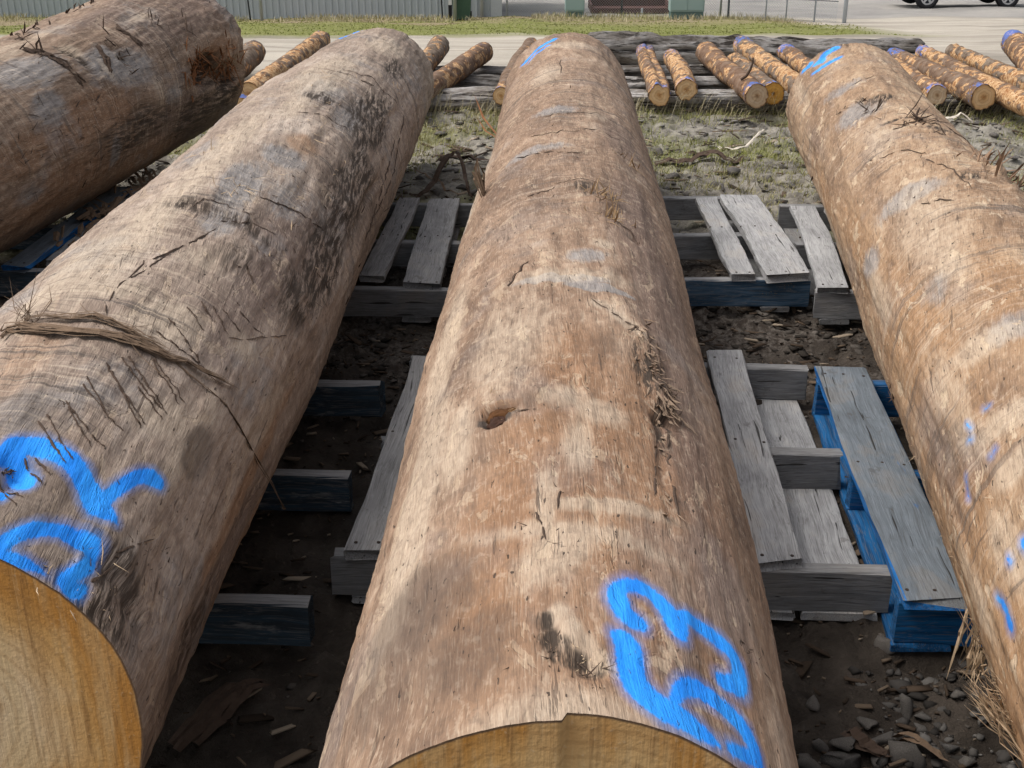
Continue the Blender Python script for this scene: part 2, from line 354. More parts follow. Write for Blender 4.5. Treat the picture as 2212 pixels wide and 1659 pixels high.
# ================================================================== BIG PEELED LOGS
def lagr(Rv,T):
    K=np.linspace(0,1,len(Rv))
    return sum(Rv[i]*np.prod([(T-K[j])/(K[i]-K[j]) for j in range(len(Rv)) if j!=i],axis=0) for i in range(len(Rv)))
class Log: pass
ZP=.138                                      # top of the pallets
def log_def(x0,x1,bow,Y0,Y1,*Rv):
    L=Log(); L.x0,L.x1,L.bow,L.Y0,L.Y1,L.R=x0,x1,bow,Y0,Y1,list(Rv); L.pts=[]; return L
def log_c(L,Y):
    T=(Y-L.Y0)/(L.Y1-L.Y0); r=lagr(L.R,T)
    return L.x0+(L.x1-L.x0)*T+L.bow*4*T*(1-T), ZP+r, r
def hit(L,x,y):
    """first point where the picture ray meets the smooth trunk: (Y, theta, point, normal)"""
    d=ray(x,y); Y=np.linspace(max(L.Y0,.3),L.Y1,5000); P=CAMP+d[None]*(Y/d[1])[:,None]
    cx,cz,r=log_c(L,Y); F=np.hypot(P[:,0]-cx,P[:,2]-cz)-r
    k=np.nonzero(F<0)[0]; k=k[0] if len(k) else int(F.argmin())
    th=math.atan2(P[k,2]-cz[k],P[k,0]-cx[k])
    n=np.array([math.cos(th),0,math.sin(th)]); pt=np.array([cx[k],Y[k],cz[k]])+n*r[k]
    return float(Y[k]),th,pt,n
def surf(L,Y,th,off=0.):
    cx,cz,r=log_c(L,Y); return np.array([cx+math.cos(th)*(r+off),Y,cz+math.sin(th)*(r+off)])
FIELDS=('cream','grey','orange','purple','dirt','stain')
def build_log(name,L,mat,strokes,fields,bumps,seed,label,endmat=None,step=None,lo=R(-28),hi=R(208),kY=.0033,amp=1.0,Ymin=None,fine=1.0):
    Ys=[L.Y0]; st=L.Y0 if Ymin is None else Ymin
    while Ys[-1]<L.Y1: Ys.append(Ys[-1]+kY*max(Ys[-1],1.0) if Ys[-1]>=st else Ys[-1]+.03)
    Ys=np.array(Ys); Ys=L.Y0+(Ys-L.Y0)*(L.Y1-L.Y0)/(Ys[-1]-L.Y0)
    nd=212; th=np.concatenate([np.linspace(lo,hi,nd,endpoint=False),np.linspace(hi,lo+2*math.pi,30,endpoint=False)]); nt=len(th)
    TH,YY=np.meshgrid(th,Ys); cx,cz,r=log_c(L,YY); rm=float(np.mean(r))
    c3,s3=np.cos(TH)*rm,np.sin(TH)*rm; o=seed*11.3
    dr=amp*(.012*fbm(c3*2.2+o,s3*2.2,YY*1.1,2,s=seed)+.0055*fbm(c3*9+o,s3*9,YY*1.3,3,s=seed+1))
    dr+=fine*(.0022*fbm(c3*40+o,s3*40,YY*5,2,s=seed+2)+.0013*fbm(c3*130,s3*130,YY*14+o,2,s=seed+3))
    dr+=.0016*fine*np.clip(fbm(c3*6,s3*6,YY*42+o+TH*2,2,s=seed+4),-.2,1)
    calm=1-.75*np.exp(-((YY-L.Y0)/.05)**2); dr=dr*calm+ (1-calm)*.012*amp*vnoise(c3*4+o,s3*4,0*YY,seed+6)
    V=TH*rm
    for (x,y,su,sv,a,*k) in bumps:
        Y,t,_,_=hit(L,x,y); dv=(np.angle(np.exp(1j*(TH-t))))*rm; du=YY-Y
        if k: a_=k[0]; du,dv=du*math.cos(a_)-dv*math.sin(a_),du*math.sin(a_)+dv*math.cos(a_)
        e=(du/su)**2+(dv/sv)**2
        dr+=a*np.exp(-(e**2 if a<-.03 else e))*(1+(.5 if a>-.03 else .2)*vnoise(c3*60,s3*60,YY*30,seed+8))
    dist=np.full(TH.shape,.3)
    for s_ in strokes:
        c_=np.array(s_,float)
        if len(c_)>2:                                       # round the stroke through its control points
            e_=np.vstack([2*c_[0]-c_[1],c_,2*c_[-1]-c_[-2]]); o_=[]
            for i in range(1,len(e_)-2):
                for q in (0,.25,.5,.75):
                    o_.append(.5*(2*e_[i]+(e_[i+1]-e_[i-1])*q+(2*e_[i-1]-5*e_[i]+4*e_[i+1]-e_[i+2])*q*q+(3*e_[i]-e_[i-1]-3*e_[i+1]+e_[i+2])*q**3))
            c_=np.array(o_+[c_[-1]])
        pts=[(hit(L,x,y),max(r_,.5)) for (x,y,r_) in c_]
        for (a,ra),(b,rb) in zip(pts[:-1],pts[1:]):
            za=(a[2]-CAMP)@np.array([0,cp,-sp]); zb=(b[2]-CAMP)@np.array([0,cp,-sp])
            A=np.array([a[0],a[1]*rm]); D=np.array([b[0],b[1]*rm])-A; q=np.clip(((YY-A[0])*D[0]+(V-A[1])*D[1])/(D@D+1e-9),0,1)
            rad=1.16*(ra*za*(1-q)+rb*zb*q)/FPX
            dist=np.minimum(dist,np.hypot((YY-A[0]-q*D[0])*.60,V-A[1]-q*D[1])-rad)
    F={k:np.zeros(TH.shape) for k in FIELDS}
    for (k,x,y,su,sv,a,*ro) in fields:
        Y,t,_,_=hit(L,x,y); dv=(np.angle(np.exp(1j*(TH-t))))*rm; du=YY-Y
        if ro: a_=ro[0]; du,dv=du*math.cos(a_)-dv*math.sin(a_),du*math.sin(a_)+dv*math.cos(a_)
        F[k]=np.maximum(F[k],a*np.exp(-(((du/su)**2+(dv/sv)**2)**1.5)))
    L.dr=(Ys,th,dr)
    Y2=YY.copy()
    if step is not None:                                    # uneven saw cut at the near end
        fade=np.clip(1-(YY-L.Y0)/.25,0,1); Y2=YY+fade*step(cx+np.cos(TH)*r-cx[0,0])
    X=cx+np.cos(TH)*(r+dr); Z=cz+np.sin(TH)*(r+dr)
    Z=np.maximum(Z,ZP-.006)
    v=np.stack([X,Y2,Z],-1).reshape(-1,3); n=len(Ys)
    I=np.arange(n*nt).reshape(n,nt); J=np.roll(I,-1,1)
    f=np.stack([I[:-1],J[:-1],J[1:],I[1:]],-1).reshape(-1,4)
    root=empty(name,(float(log_c(L,L.Y0)[0]),L.Y0,ZP)); tag(root,label,'log',None)
    org=np.array(root.location)
    me=nmesh('trunk',v-org,f,mat,True)
    fattr(me,'paint',dist)
    for k in FIELDS: fattr(me,k,F[k])
    uvl=me.uv_layers.new(name='UVMap'); li=np.empty(len(me.loops),dtype=np.int32); me.loops.foreach_get('vertex_index',li)
    Vv=(TH*rm).ravel(); Uu=YY.ravel(); uvs=np.stack([Uu[li],Vv[li]],-1)
    col=li%nt; q=np.arange(len(li))//4; first=li[q*4]%nt; wrap=(first==nt-1)&(col==0); uvs[wrap,1]+=2*math.pi*rm
    uvl.data.foreach_set('uv',uvs.astype(np.float32).ravel())
    obj('trunk',me,root)
    # sawn ends
    for end in (0,-1):
        rim=v.reshape(n,nt,3)[end]; cen=np.array([cx[end,0],0,cz[end,0]]); K=14; vv=[];rd=[]
        for i in range(K+1):
            q=i/K; ring=rim.copy(); ring[:,0]=cen[0]+(rim[:,0]-cen[0])*q; ring[:,2]=cen[2]+(rim[:,2]-cen[2])*q
            base=(L.Y0 if end==0 else L.Y1)
            ring[:,1]=base+(step(ring[:,0]-cen[0]) if (step is not None and end==0) else 0)
            if i==K: ring=rim*1.0
            vv.append(ring); rd.append(np.full(nt,q))
        vv=np.concatenate(vv); rd=np.concatenate(rd); I=np.arange((K+1)*nt).reshape(K+1,nt); J=np.roll(I,-1,1)
        f=np.stack([I[:-1],I[1:],J[1:],J[:-1]] if end==0 else [I[:-1],J[:-1],J[1:],I[1:]],-1).reshape(-1,4)
        em=nmesh('cut_end',vv-org,f,endmat,True); fattr(em,'rad',rd); obj('cut_end',em,root)
    L.root=root; L.org=org; return root
def relief(L,Y,th):
    Ys,t,dr=L.dr; i=int(np.clip(np.searchsorted(Ys,Y),0,len(Ys)-1)); j=int(np.argmin(np.abs(np.angle(np.exp(1j*(t-th)))))); return float(dr[i,j])
def onto(L,x,y,off=0.):
    Y,t,_,n=hit(L,x,y); return surf(L,Y,t,relief(L,Y,t)+off),n,Y,t

LA=log_def(-2.392,-1.773,0,1.3,6.39,.245,.395)
LB=log_def(-.8084,-.6899,-.0124,1.3547,6.4558,.3003,.323,.3178,.2812)
LC=log_def(.0435,.2686,.0153,.9785,6.0189,.2974,.3072,.2971,.2947)
LD=log_def(.9422,1.5856,.0121,1.0026,5.8161,.27,.2783,.2735,.2851)

def zc(zx,zy): return (645.2+zx*.5,1106+zy*.5)
def z1(zx,zy): return (zx/3.,553+zy/3.)
def z2(zx,zy): return (zx/3.,1106+zy/3.)
def stroke(conv,pts): return [(*conv(x,y),r) for x,y,r in pts]
paintC=[stroke(zc,[(1485,480,14),(1430,455,18),(1392,400,20),(1375,345,18),(1420,308,14),(1500,318,14),(1560,365,16),(1605,425,18),(1640,480,23),(1660,535,12)]),
 stroke(zc,[(1640,450,16),(1720,465,14),(1800,520,15),(1870,600,16),(1905,680,18),(1905,755,20),(1840,728,14)]),
 stroke(zc,[(1365,530,8),(1425,590,26),(1440,690,28),(1470,780,28),(1550,870,27),(1650,930,25),(1740,990,18),(1812,1048,5)]),
 stroke(zc,[(1620,850,10),(1660,785,16),(1730,775,18),(1830,850,19),(1910,930,19),(1960,1020,18),(1985,1110,17)]),
 stroke(zc,[(1870,1060,12),(1950,1090,16)]),
 [(1128,138,5),(1150,115,6),(1172,98,6),(1198,84,5)],[(1140,132,3),(1185,98,4)]]
paintB=[stroke(z1,[(0,1265,16),(90,1205,17),(200,1190,17),(320,1215,18),(430,1270,18),(520,1370,18),(590,1480,20),(640,1590,22)])+[(235,1110,13),(251,1134,2)],
 stroke(z1,[(110,1225,17),(130,1320,18),(200,1410,14)]),stroke(z1,[(0,1500,14),(45,1470,10)]),
 stroke(z1,[(660,1590,20),(720,1540,14),(800,1480,14),(900,1425,14),(980,1425,15),(1040,1470,11)]),
 stroke(z2,[(0,205,15),(90,140,16),(200,90,15),(320,68,14),(440,88,14),(550,150,15),(622,230,15),(605,315,15),(525,372,15),(435,412,12)]),
 stroke(z2,[(430,430,12),(470,480,16),(540,500,12)]),
 stroke(z2,[(0,262,14),(100,285,13),(220,326,10),(318,374,2)]),
 [(730,80,3),(755,70,5),(776,62,4)]]
paintD=[[(1735,153,5),(1750,140,7)],[(1768,132,7),(1785,115,8),(1805,103,8)],[(1757,160,3),(1780,140,5),(1815,120,4)],[(1760,140,5),(1775,130,8)],
 [(2085,915,1.5),(2096,925,1.6)],[(2090,950,1.6),(2098,948,1.5)],[(2122,880,.8),(2135,875,1.6)],[(2085,1030,.6),(2088,1075,1)],[(2150,970,.8),(2140,985,.8)],
 [(2208,1170,8),(2215,1180,8)],[(2175,1205,4),(2178,1212,4)],[(2150,1290,4),(2165,1310,4)],[(2175,1335,9),(2181,1352,9)],[(2160,1300,6),(2172,1320,7)]]
paintA=[]
fC=[('cream',900,1080,.42,.05,1.0),('cream',985,960,.16,.035,.9),('cream',960,760,.45,.05,.9),('cream',1030,420,.7,.09,.75),('cream',1210,1180,.10,.045,.95,.5),('cream',1230,1135,.03,.16,.8,.1),
 ('cream',1320,1080,.022,.12,.95,-.15),('cream',1300,880,.05,.05,.95),('cream',1215,850,.05,.05,.8),('cream',1250,950,.10,.03,.75),('cream',1180,160,.25,.08,.8),('cream',1235,95,.12,.14,.9),
 ('cream',1210,590,.05,.12,.75),('cream',1300,650,.03,.03,.9),('cream',1350,690,.10,.02,.9,-.5),('cream',1320,600,.06,.07,.6),('cream',1100,730,.3,.10,.62),('cream',1180,1080,.12,.02,.7),
 ('cream',1210,1590,.06,.10,.8),('cream',1300,520,.04,.03,.85),('cream',1290,250,.1,.05,.7),
 ('orange',1150,1000,.35,.07,.9),('orange',1330,1020,.4,.09,1.0),('orange',1080,1200,.3,.09,.9),('orange',1420,950,.4,.09,.95),('orange',1330,1300,.3,.10,.7),('orange',1250,770,.2,.10,.85),('orange',1540,1200,.5,.07,.8),
 ('purple',1430,640,.6,.10,.85),('purple',1380,480,.5,.10,.9),('purple',1480,900,.5,.07,.8),('purple',1560,1250,.3,.06,.7),('purple',1250,1000,.1,.08,.6),('purple',1340,300,.4,.09,.7),
 ('grey',1215,597,.024,.09,1.7,.10),('grey',1290,617,.020,.06,1.7,.12),('grey',1330,628,.012,.04,1.5,.2),('grey',1010,500,.35,.035,.95),('grey',1040,360,.3,.04,.8),('grey',1270,545,.07,.05,.7),('grey',1200,235,.09,.10,.75),('grey',1150,330,.07,.12,.7),
 ('stain',900,1320,.13,.10,.85,.3),('stain',1010,1400,.10,.08,.7),('stain',820,1480,.12,.08,.65),('stain',1120,870,.06,.12,.55),('stain',1300,740,.12,.06,.55),('dirt',1400,790,.13,.03,.9,-.15),('dirt',1440,900,.12,.02,.8),('dirt',1178,1335,.022,.012,.95),('dirt',1190,1375,.024,.014,1.0),('dirt',1212,1405,.022,.016,1.0),('dirt',1245,1432,.018,.018,.95),('dirt',1278,1458,.016,.018,.9),('cream',1205,1325,.03,.015,.95),('cream',1232,1370,.035,.018,1.0),('cream',1262,1405,.03,.018,1.0),('cream',1296,1440,.025,.018,.95),('dirt',1072,900,.03,.028,1.9),('stain',1074,898,.034,.032,1.8),('orange',1075,880,.02,.03,1.5),('dirt',1300,420,.05,.05,1.0),('dirt',1260,400,.06,.05,.8)]
fB=[('cream',300,500,.5,.06,.95),('cream',150,590,.35,.05,.9),('cream',480,330,.6,.06,.9),('cream',700,160,.6,.10,.95),('cream',830,100,.3,.10,.9),('cream',230,620,.055,.09,1.1),('cream',360,690,.10,.07,1.1,.3),('cream',530,750,.06,.05,.8),('cream',360,900,.10,.05,.75,.4),('cream',420,950,.2,.04,.7),('cream',440,560,.08,.06,.7),('cream',640,230,.3,.05,.8),('cream',580,900,.25,.05,.6),
 ('grey',610,345,.10,.06,1.0),('grey',520,400,.25,.06,.85),('grey',700,200,.3,.09,.7),('grey',480,470,.15,.06,.7),('grey',750,260,.25,.06,.75),('grey',620,430,.2,.08,.6),
 ('orange',650,320,.09,.05,1.1),('orange',545,1040,.45,.025,1.1),('orange',520,1180,.35,.02,1.0),('orange',250,550,.12,.04,.6),('orange',60,760,.2,.06,.6),
 ('purple',620,520,.3,.10,.8),('purple',500,700,.25,.10,.7),('purple',560,620,.4,.07,.8),('purple',480,1250,.4,.05,.8),
 ('stain',432,975,.085,.04,1.15),('stain',330,1020,.07,.05,.6),('stain',100,1100,.2,.12,.7),('stain',60,880,.1,.08,.5),('stain',250,1200,.1,.08,.7),
 ('dirt',800,260,.5,.10,1.0),('dirt',760,420,.5,.10,1.0),('dirt',700,560,.35,.09,.95),('dirt',850,150,.3,.06,.8),('dirt',640,640,.2,.07,.8),('dirt',690,215,.1,.06,.9),('dirt',520,480,.05,.12,.75,.3),('dirt',420,440,.05,.08,.8),('dirt',250,1250,.06,.10,1.0,.3),('dirt',200,1290,.05,.12,.9),('dirt',420,1370,.2,.05,.7),('dirt',500,560,.10,.06,.6)]
fD=[('cream',1800,500,.5,.03,.7),('cream',1730,200,.3,.04,.7),('cream',2000,480,.5,.12,.62),('cream',2050,850,.35,.05,.62),('cream',2120,740,.06,.10,.9,.3),('cream',2180,900,.05,.10,.95,.3),('cream',2200,1000,.05,.08,.9),('cream',2170,1180,.14,.04,.8),('cream',1900,640,.2,.05,.75),('cream',1900,300,.3,.05,.6),('cream',2100,1260,.2,.03,.7),('cream',2050,560,.15,.05,.8),
 ('orange',1980,800,.8,.14,.95),('orange',2090,1150,.6,.12,1.0),('orange',2150,1450,.5,.08,1.0),('orange',1850,520,.5,.08,.7),('orange',2190,620,.5,.10,.7),('orange',1780,420,.5,.06,.8),
 ('purple',2030,1000,.3,.06,.7),('purple',1760,300,.4,.04,.6),('purple',2100,1000,.12,.06,.7),
 ('grey',1850,240,.18,.12,.8),('grey',1960,420,.09,.12,.9,.25),('grey',1880,570,.12,.05,.8),('grey',2020,620,.1,.06,.6),('grey',1820,190,.1,.12,.7),('grey',2190,700,.08,.08,.7),
 ('stain',2050,960,.14,.05,.6),('dirt',1960,255,.03,.10,1.0),('dirt',1900,210,.08,.08,.9),('dirt',2030,280,.04,.05,.9),('dirt',2090,380,.05,.06,.8),('dirt',1800,100,.1,.1,.7)]
fA=[('grey',260,140,.30,.10,.9,.2),('grey',60,155,.30,.09,.85),('grey',110,235,.15,.08,.8),('grey',60,420,.15,.06,.6),('grey',250,330,.06,.07,.9),('grey',380,200,.15,.05,.7),
 ('cream',150,110,.07,.05,1.0),('cream',300,40,.12,.03,.7),('cream',20,120,.2,.03,.7),('cream',350,200,.06,.06,.9),('cream',230,150,.03,.06,.8),('cream',50,90,.5,.04,.6),
 ('orange',180,260,.5,.10,.9),('orange',260,240,.12,.06,1.1),('orange',150,400,.6,.12,.9),('orange',60,330,.4,.08,.8),('orange',330,330,.5,.10,.8),('orange',470,110,.2,.05,.8),
 ('purple',400,30,.8,.12,.8),('purple',250,20,.6,.08,.8),('purple',400,250,.4,.10,.8),
 ('stain',100,500,1.5,.12,.8),('stain',300,400,1.2,.12,.85),('stain',450,270,.8,.12,.85),('dirt',460,150,.14,.08,1.2),('dirt',430,250,.4,.12,.8),('dirt',160,120,.04,.10,1.0),('dirt',300,280,.5,.10,.7),('dirt',490,200,.2,.1,.9)]
bC=[(1077,888,.022,.026,-.05),(1068,912,.018,.016,-.04),(1150,845,.10,.12,.012),(1060,930,.05,.08,.008),(1400,740,.10,.016,.010,-.25),(1440,850,.07,.018,.018,-.2),(1452,900,.02,.022,-.022),(1440,1000,.20,.010,-.006),(1410,860,.10,.010,-.008,-.15),(1445,1060,.06,.02,.006),
 (1230,1365,.05,.016,.006),(1190,1385,.035,.012,-.008),(1240,1435,.022,.02,-.007),(1285,1465,.02,.016,-.005),(1265,1405,.03,.018,.005),(1300,430,.05,.04,.014),(1330,460,.03,.03,-.012),(1380,515,.03,.025,-.014),(1250,395,.05,.05,.008),(1120,600,.10,.2,.010),(1140,880,.03,.05,.007),(1320,1080,.012,.10,.003),(1300,640,.20,.012,-.004,-.5)]
bB=[(700,300,.12,.06,.012),(740,450,.15,.05,.012),(640,640,.08,.06,.010),(420,445,.03,.09,-.008,.4),(520,475,.02,.07,-.008,.3),(530,560,.06,.08,.012),(430,975,.06,.03,-.008),(250,1180,.05,.09,.010,.3),(240,1225,.022,.10,-.014,.3),(160,1275,.02,.06,-.008),(240,620,.08,.10,.006),(30,1010,.05,.03,-.02),(850,250,.4,.02,-.012),(800,420,.3,.018,-.012)]
bD=[(1980,260,.02,.10,.010),(2010,285,.02,.10,-.012),(2090,400,.03,.10,.008),(1960,440,.03,.2,-.006),(2150,380,.10,.06,.022),(2030,960,.10,.04,-.006),(1880,600,.2,.02,.006),(2120,880,.012,.09,-.004),(1850,190,.06,.06,.008),(2190,420,.08,.05,.02)]
bA=[(455,150,.15,.065,-.10),(495,160,.12,.05,-.07),(480,60,.22,.12,.03),(510,215,.20,.09,.012),(150,110,.035,.14,-.016,.1),(330,60,.3,.1,.01),(190,90,.05,.12,.010),(270,125,.05,.05,-.012),(255,110,.03,.06,-.010)]
mA=log_material('peeled_log_dark',(.105,.070,.050),(.19,.128,.088),(.28,.195,.138),(.38,.285,.21),(.27,.14,.07),.45,.22,.8,1,.06)
mB=log_material('peeled_log_greyish',(.150,.112,.088),(.25,.188,.147),(.355,.278,.222),(.50,.415,.345),(.33,.185,.095),.55,.30,.85,2,-.10)
mC=log_material('peeled_log_brown',(.122,.078,.055),(.200,.128,.085),(.292,.194,.130),(.45,.335,.245),(.285,.148,.072),.22,.36,.85,3,-.06,bstart=(2.3,3.8))
mD=log_material('peeled_log_tan',(.16,.100,.063),(.265,.168,.102),(.36,.243,.153),(.52,.385,.255),(.34,.19,.09),.25,.75,.8,4,.20,((.03,.21,.70),(.07,.36,.80)),.35)
eB=end_material('fresh_saw_cut_log_end_orange',.08,1.3); eC=end_material('fresh_saw_cut_log_end',.35,4.1)
stepC=lambda dx: np.where(dx>.008,.012,0.)-np.clip(.008-dx,0,.3)*.02
lgA=build_log('peeled_log',LA,mA,paintA,fA,bA,1,'thick dark brown peeled log with a torn rotten hollow in its end',eC,amp=1.2,Ymin=2.6,fine=1.8,kY=.0036)
lgB=build_log('peeled_log',LB,mB,paintB,fB,bB,2,'greyish peeled log with blue painted digits and a bark strip lying across it',eB,fine=1.4)
lgC=build_log('peeled_log',LC,mC,paintC,fC,bC,3,'brown peeled log with blue painted digits and a small rotten knot hole on top',eC,step=stepC,amp=.9)
lgD=build_log('peeled_log',LD,mD,paintD,fD,bD,4,'tan peeled log lying across the blue pallet, flecked with light blue paint',eC,fine=1.3)

# ---- torn fibres, splinters and gouges on the logs (parts of their log)
class Strips:
    def __init__(s): s.v=[]; s.f=[]
    def strand(s,pts,width,thick=.4):
        """tapered little blade of triangular section through pts"""
        pts=np.array(pts,float); m=len(pts); b=len(s.v)
        for i in range(m):
            t=pts[min(i+1,m-1)]-pts[max(i-1,0)]; t/= (np.linalg.norm(t)+1e-9)
            a=np.cross(t,[.3,.2,.93]); a/= (np.linalg.norm(a)+1e-9); c=np.cross(a,t)
            q=i/(m-1); wd=width*(.35+.65*math.sin(math.pi*min(max(q*.85+.15,0),1)))*(1 if q<.999 else .15)
            s.v+= [tuple(pts[i]-a*wd*.5),tuple(pts[i]+a*wd*.5),tuple(pts[i]+c*wd*thick)]
        for i in range(m-1):
            o=b+i*3
            for k in range(3): s.f.append((o+k,o+(k+1)%3,o+3+(k+1)%3,o+3+k))
        s.f.append((b,b+2,b+1)); e=b+(m-1)*3; s.f.append((e,e+1,e+2))
    def part(s,name,mat,L):
        o=obj(name,nmesh(name,np.array(s.v)-L.org,s.f,mat),L.root); o['kind']='stuff'; return o
rs=np.random.RandomState(5)
def tuft(S,L,x,y,n,ln,spread,lift,width,jit=.012,dirv=None):
    P,nr,Y,t=onto(L,x,y,-.003)
    tv=np.cross([0,1,0],nr)
    for _ in range(n):
        p0=P+np.array([0,1,0])*rs.randn()*jit+tv*rs.randn()*jit
        d=(np.array([0,1,0])*rs.randn()+tv*rs.randn())*spread+nr*lift*abs(rs.rand()+.2)
        if dirv is not None: d=d+np.array(dirv)
        d/=np.linalg.norm(d)+1e-9; l=ln*(.4+.8*rs.rand()); bend=(rs.randn(3))*.25*l
        S.strand([p0,p0+d*l*.5+bend*.3,p0+d*l+bend],width*(.6+.8*rs.rand()))
def gouge(S,L,pts,width,jag=.35):
    out=[]
    for (x,y),(x2,y2) in zip(pts[:-1],pts[1:]):
        n=max(2,int(math.hypot(x2-x,y2-y)/7))
        for i in range(n): out.append((x+(x2-x)*i/n,y+(y2-y)*i/n))
    out.append(pts[-1]); run=[]
    for (x,y) in out:
        P,nr,_,_=onto(L,x+rs.randn()*1.0,y+rs.randn()*.8,.0002+.0015*rs.rand())
        if rs.rand()<.16 and len(run)>2: S.strand(run,width*(.6+.8*rs.rand()),.3); run=[]
        run.append(P)
    if len(run)>1: S.strand(run,width*(.6+.6*rs.rand()),.3)
# log B
S=Strips()
for a,b in [((690,690),(960,1070)),((720,720),(935,1095)),((790,650),(1100,1010)),((560,780),(710,1010)),((540,830),(820,1120)),((430,920),(690,1230)),((445,960),(610,1215)),((840,640),(1090,980)),((910,830),(1070,1040)),((990,650),(1180,950)),((1010,650),(1210,940)),((310,1000),(480,1300)),((250,1040),(440,1320)),((1020,480),(1340,720)),((1100,400),(1310,690)),((1210,330),(1330,480)),((1380,330),(1480,520)),((1440,350),(1560,500)),((1540,370),(1700,520)),((170,1260),(290,1450)),((240,1260),(340,1390)),((1580,80),(1640,190)),((1300,300),(1400,440)),((20,1400),(170,1530)),((0,1380),(120,1590))]:
    gouge(S,LB,[z1(*a),z1(*b)],.0042); gouge(S,LB,[z1(*a),z1(*b)],.0030)
gouge(S,LB,[z1(1480,530),z1(1600,540),z1(1700,535),z1(1900,515)],.0028); gouge(S,LB,[z1(940,20),z1(860,110),z1(740,240),z1(690,320),z1(690,380)],.0035)
for x,y,n in [(745,980,9),(450,940,8),(40,1320,26),(60,1400,14),(890,715,4),(720,715,4),(860,1220,5),(820,1530,6)]:
    tuft(S,LB,*z1(x,y),n,.016,1,.5,.0022,.006)
for k in range(150):
    q=rs.rand(); x=780+rs.randn()*60-q*120; y=210+q*430+rs.randn()*40
    tuft(S,LB,x,y,1,.03*(.6+.5*y/500),1.0,.22,.003,.02)
for k in range(70):
    x=480+rs.rand()*260; y=600-(x-480)*1.4+rs.randn()*70; tuft(S,LB,x,y,1,.025,1,.25,.003,.02)
for k in range(60): tuft(S,LB,180+rs.rand()*200,1300-rs.rand()*130,1,.014,1,.4,.002,.01)
for pts in [[(850,300),(820,420),(790,520)],[(870,250),(845,370),(810,470)],[(700,150),(760,165),(830,200)],[(640,250),(690,255),(760,290)],[(560,430),(620,450),(700,500)],[(480,470),(540,480),(600,510)],[(420,440),(440,430),(490,440),(540,470)],[(330,560),(420,520),(470,490)],[(280,600),(370,545)],[(740,150),(800,170),(860,230)],[(250,1195),(290,1180),(340,1160)],[(200,1255),(260,1215)]]:
    gouge(S,LB,pts,.006)
S.part('torn_fibres',M['darkbark'],LB)
S=Strips()
for k in range(34): tuft(S,LB,170+rs.rand()*110,1330-rs.rand()*80,1,.013,.8,.35,.0018,.010)
for x,y,n in [(510,400,10),(520,430,10),(450,330,6),(690,290,8),(855,195,8),(105,1235,3),(100,1215,2),(240,1215,3)]: tuft(S,LB,x,y,n,.035,1,.4,.003,.02)
for k in range(50): tuft(S,LB,700+rs.randn()*70,350+rs.randn()*120,1,.04,1,.15,.003,.02)
S.part('pale_torn_fibres',M['fibrepale'],LB)
# log C
S=Strips()
for pts in [[(1395,720),(1410,800),(1440,870)],[(1420,740),(1432,830),(1462,890)],[(1430,900),(1425,980),(1420,1060)],[(1450,930),(1455,1020),(1470,1110)],[(1280,640),(1330,675),(1385,720)],[(1120,890),(1160,885)],[(1210,1050),(1205,1090)],[(1160,1100),(1180,1160)]]: gouge(S,LC,pts,.0045)
for x,y,n in [(1070,905,26),(1055,905,6),(1450,885,26),(1430,830,18),(1150,1130,6),(1225,1160,8),(1210,1050,4),(1190,1360,10),(1190,1400,14),(1245,1435,14),(1280,1465,14),(1630,1420,10),(1385,515,12)]: tuft(S,LC,x,y,n,.020,1,.35,.0022,.012)
for k in range(160):
    y=130+rs.rand()**1.3*560; q=(y-130)/560; x=1225+rs.uniform(-1,1)*(95+q*190); tuft(S,LC,x,y,1,.022,1,.12,.0024,.01)
for k in range(60): tuft(S,LC,830+rs.rand()*700,760+rs.rand()*780,1,.010,1,.15,.0014,.01)
for pts in [[(1180,250),(1230,240),(1290,245),(1340,270)],[(1150,300),(1215,283),(1290,280)],[(1120,345),(1190,330),(1260,330)],[(1300,285),(1350,310)],[(1195,395),(1250,385),(1310,395)],[(1140,425),(1200,400)],[(1210,130),(1212,160)],[(1100,620),(1140,560)],[(1330,470),(1380,510)]]: gouge(S,LC,pts,.006)
S.part('torn_fibres',M['darkbark'],LC)
S=Strips()
for x,y,n in [(1300,430,24),(1320,455,26),(1335,470,10),(1360,355,10),(1080,884,70)]: tuft(S,LC,x,y,n,.05 if y<600 else .016,1,.9 if y<600 else .3,.004 if y<600 else .002,.022)
tuft(S,LC,1400,690,3,.06,.8,.5,.003)
S.part('splinters',M['fibre'],LC)
def rot_plug(px,py,ru,rv,rn,depth,mat,seed):
    bm=bmesh.new(); bmesh.ops.create_icosphere(bm,subdivisions=4,radius=1); v=np.array([q.co for q in bm.verts]); f=np.array([[q.index for q in p.verts] for p in bm.faces]); bm.free()
    v=v*(1+.28*fbm(v[:,0]*2.5+seed,v[:,1]*2.5,v[:,2]*2.5,3,s=seed,gain=.7))[:,None]
    Y,t,_,n=hit(LC,px,py); c=surf(LC,Y,t,-depth); tv=np.array([-n[2],0,n[0]])
    P=c+v[:,:1]*ru*np.array([0,1,0])+v[:,1:2]*rv*tv+v[:,2:]*rn*n
    obj('rotten_knot',nmesh('rotten_knot',P-LC.org,f,M[mat]),LC.root)
rot_plug(1070,906,.026,.022,.014,.016,'rot',3); rot_plug(1080,884,.020,.026,.010,.014,'rotorange',5)
S=Strips()
for k in range(40): tuft(S,LC,1076+rs.randn()*10,892+rs.randn()*9,1,.016,1,.2,.0012,.006)
S.v=[(a,b,c_+.030) for a,b,c_ in S.v]; S.part('rotten_fibres',M['fibre'],LC)
S=Strips()
for k in range(60): tuft(S,LC,1250+rs.randn()*45,1425+rs.randn()*45,1,.010,.4,.25,.0016,.006,dirv=(0,-.8,0))
S.part('pale_torn_fibres',M['fibrepale'],LC)
S=Strips()
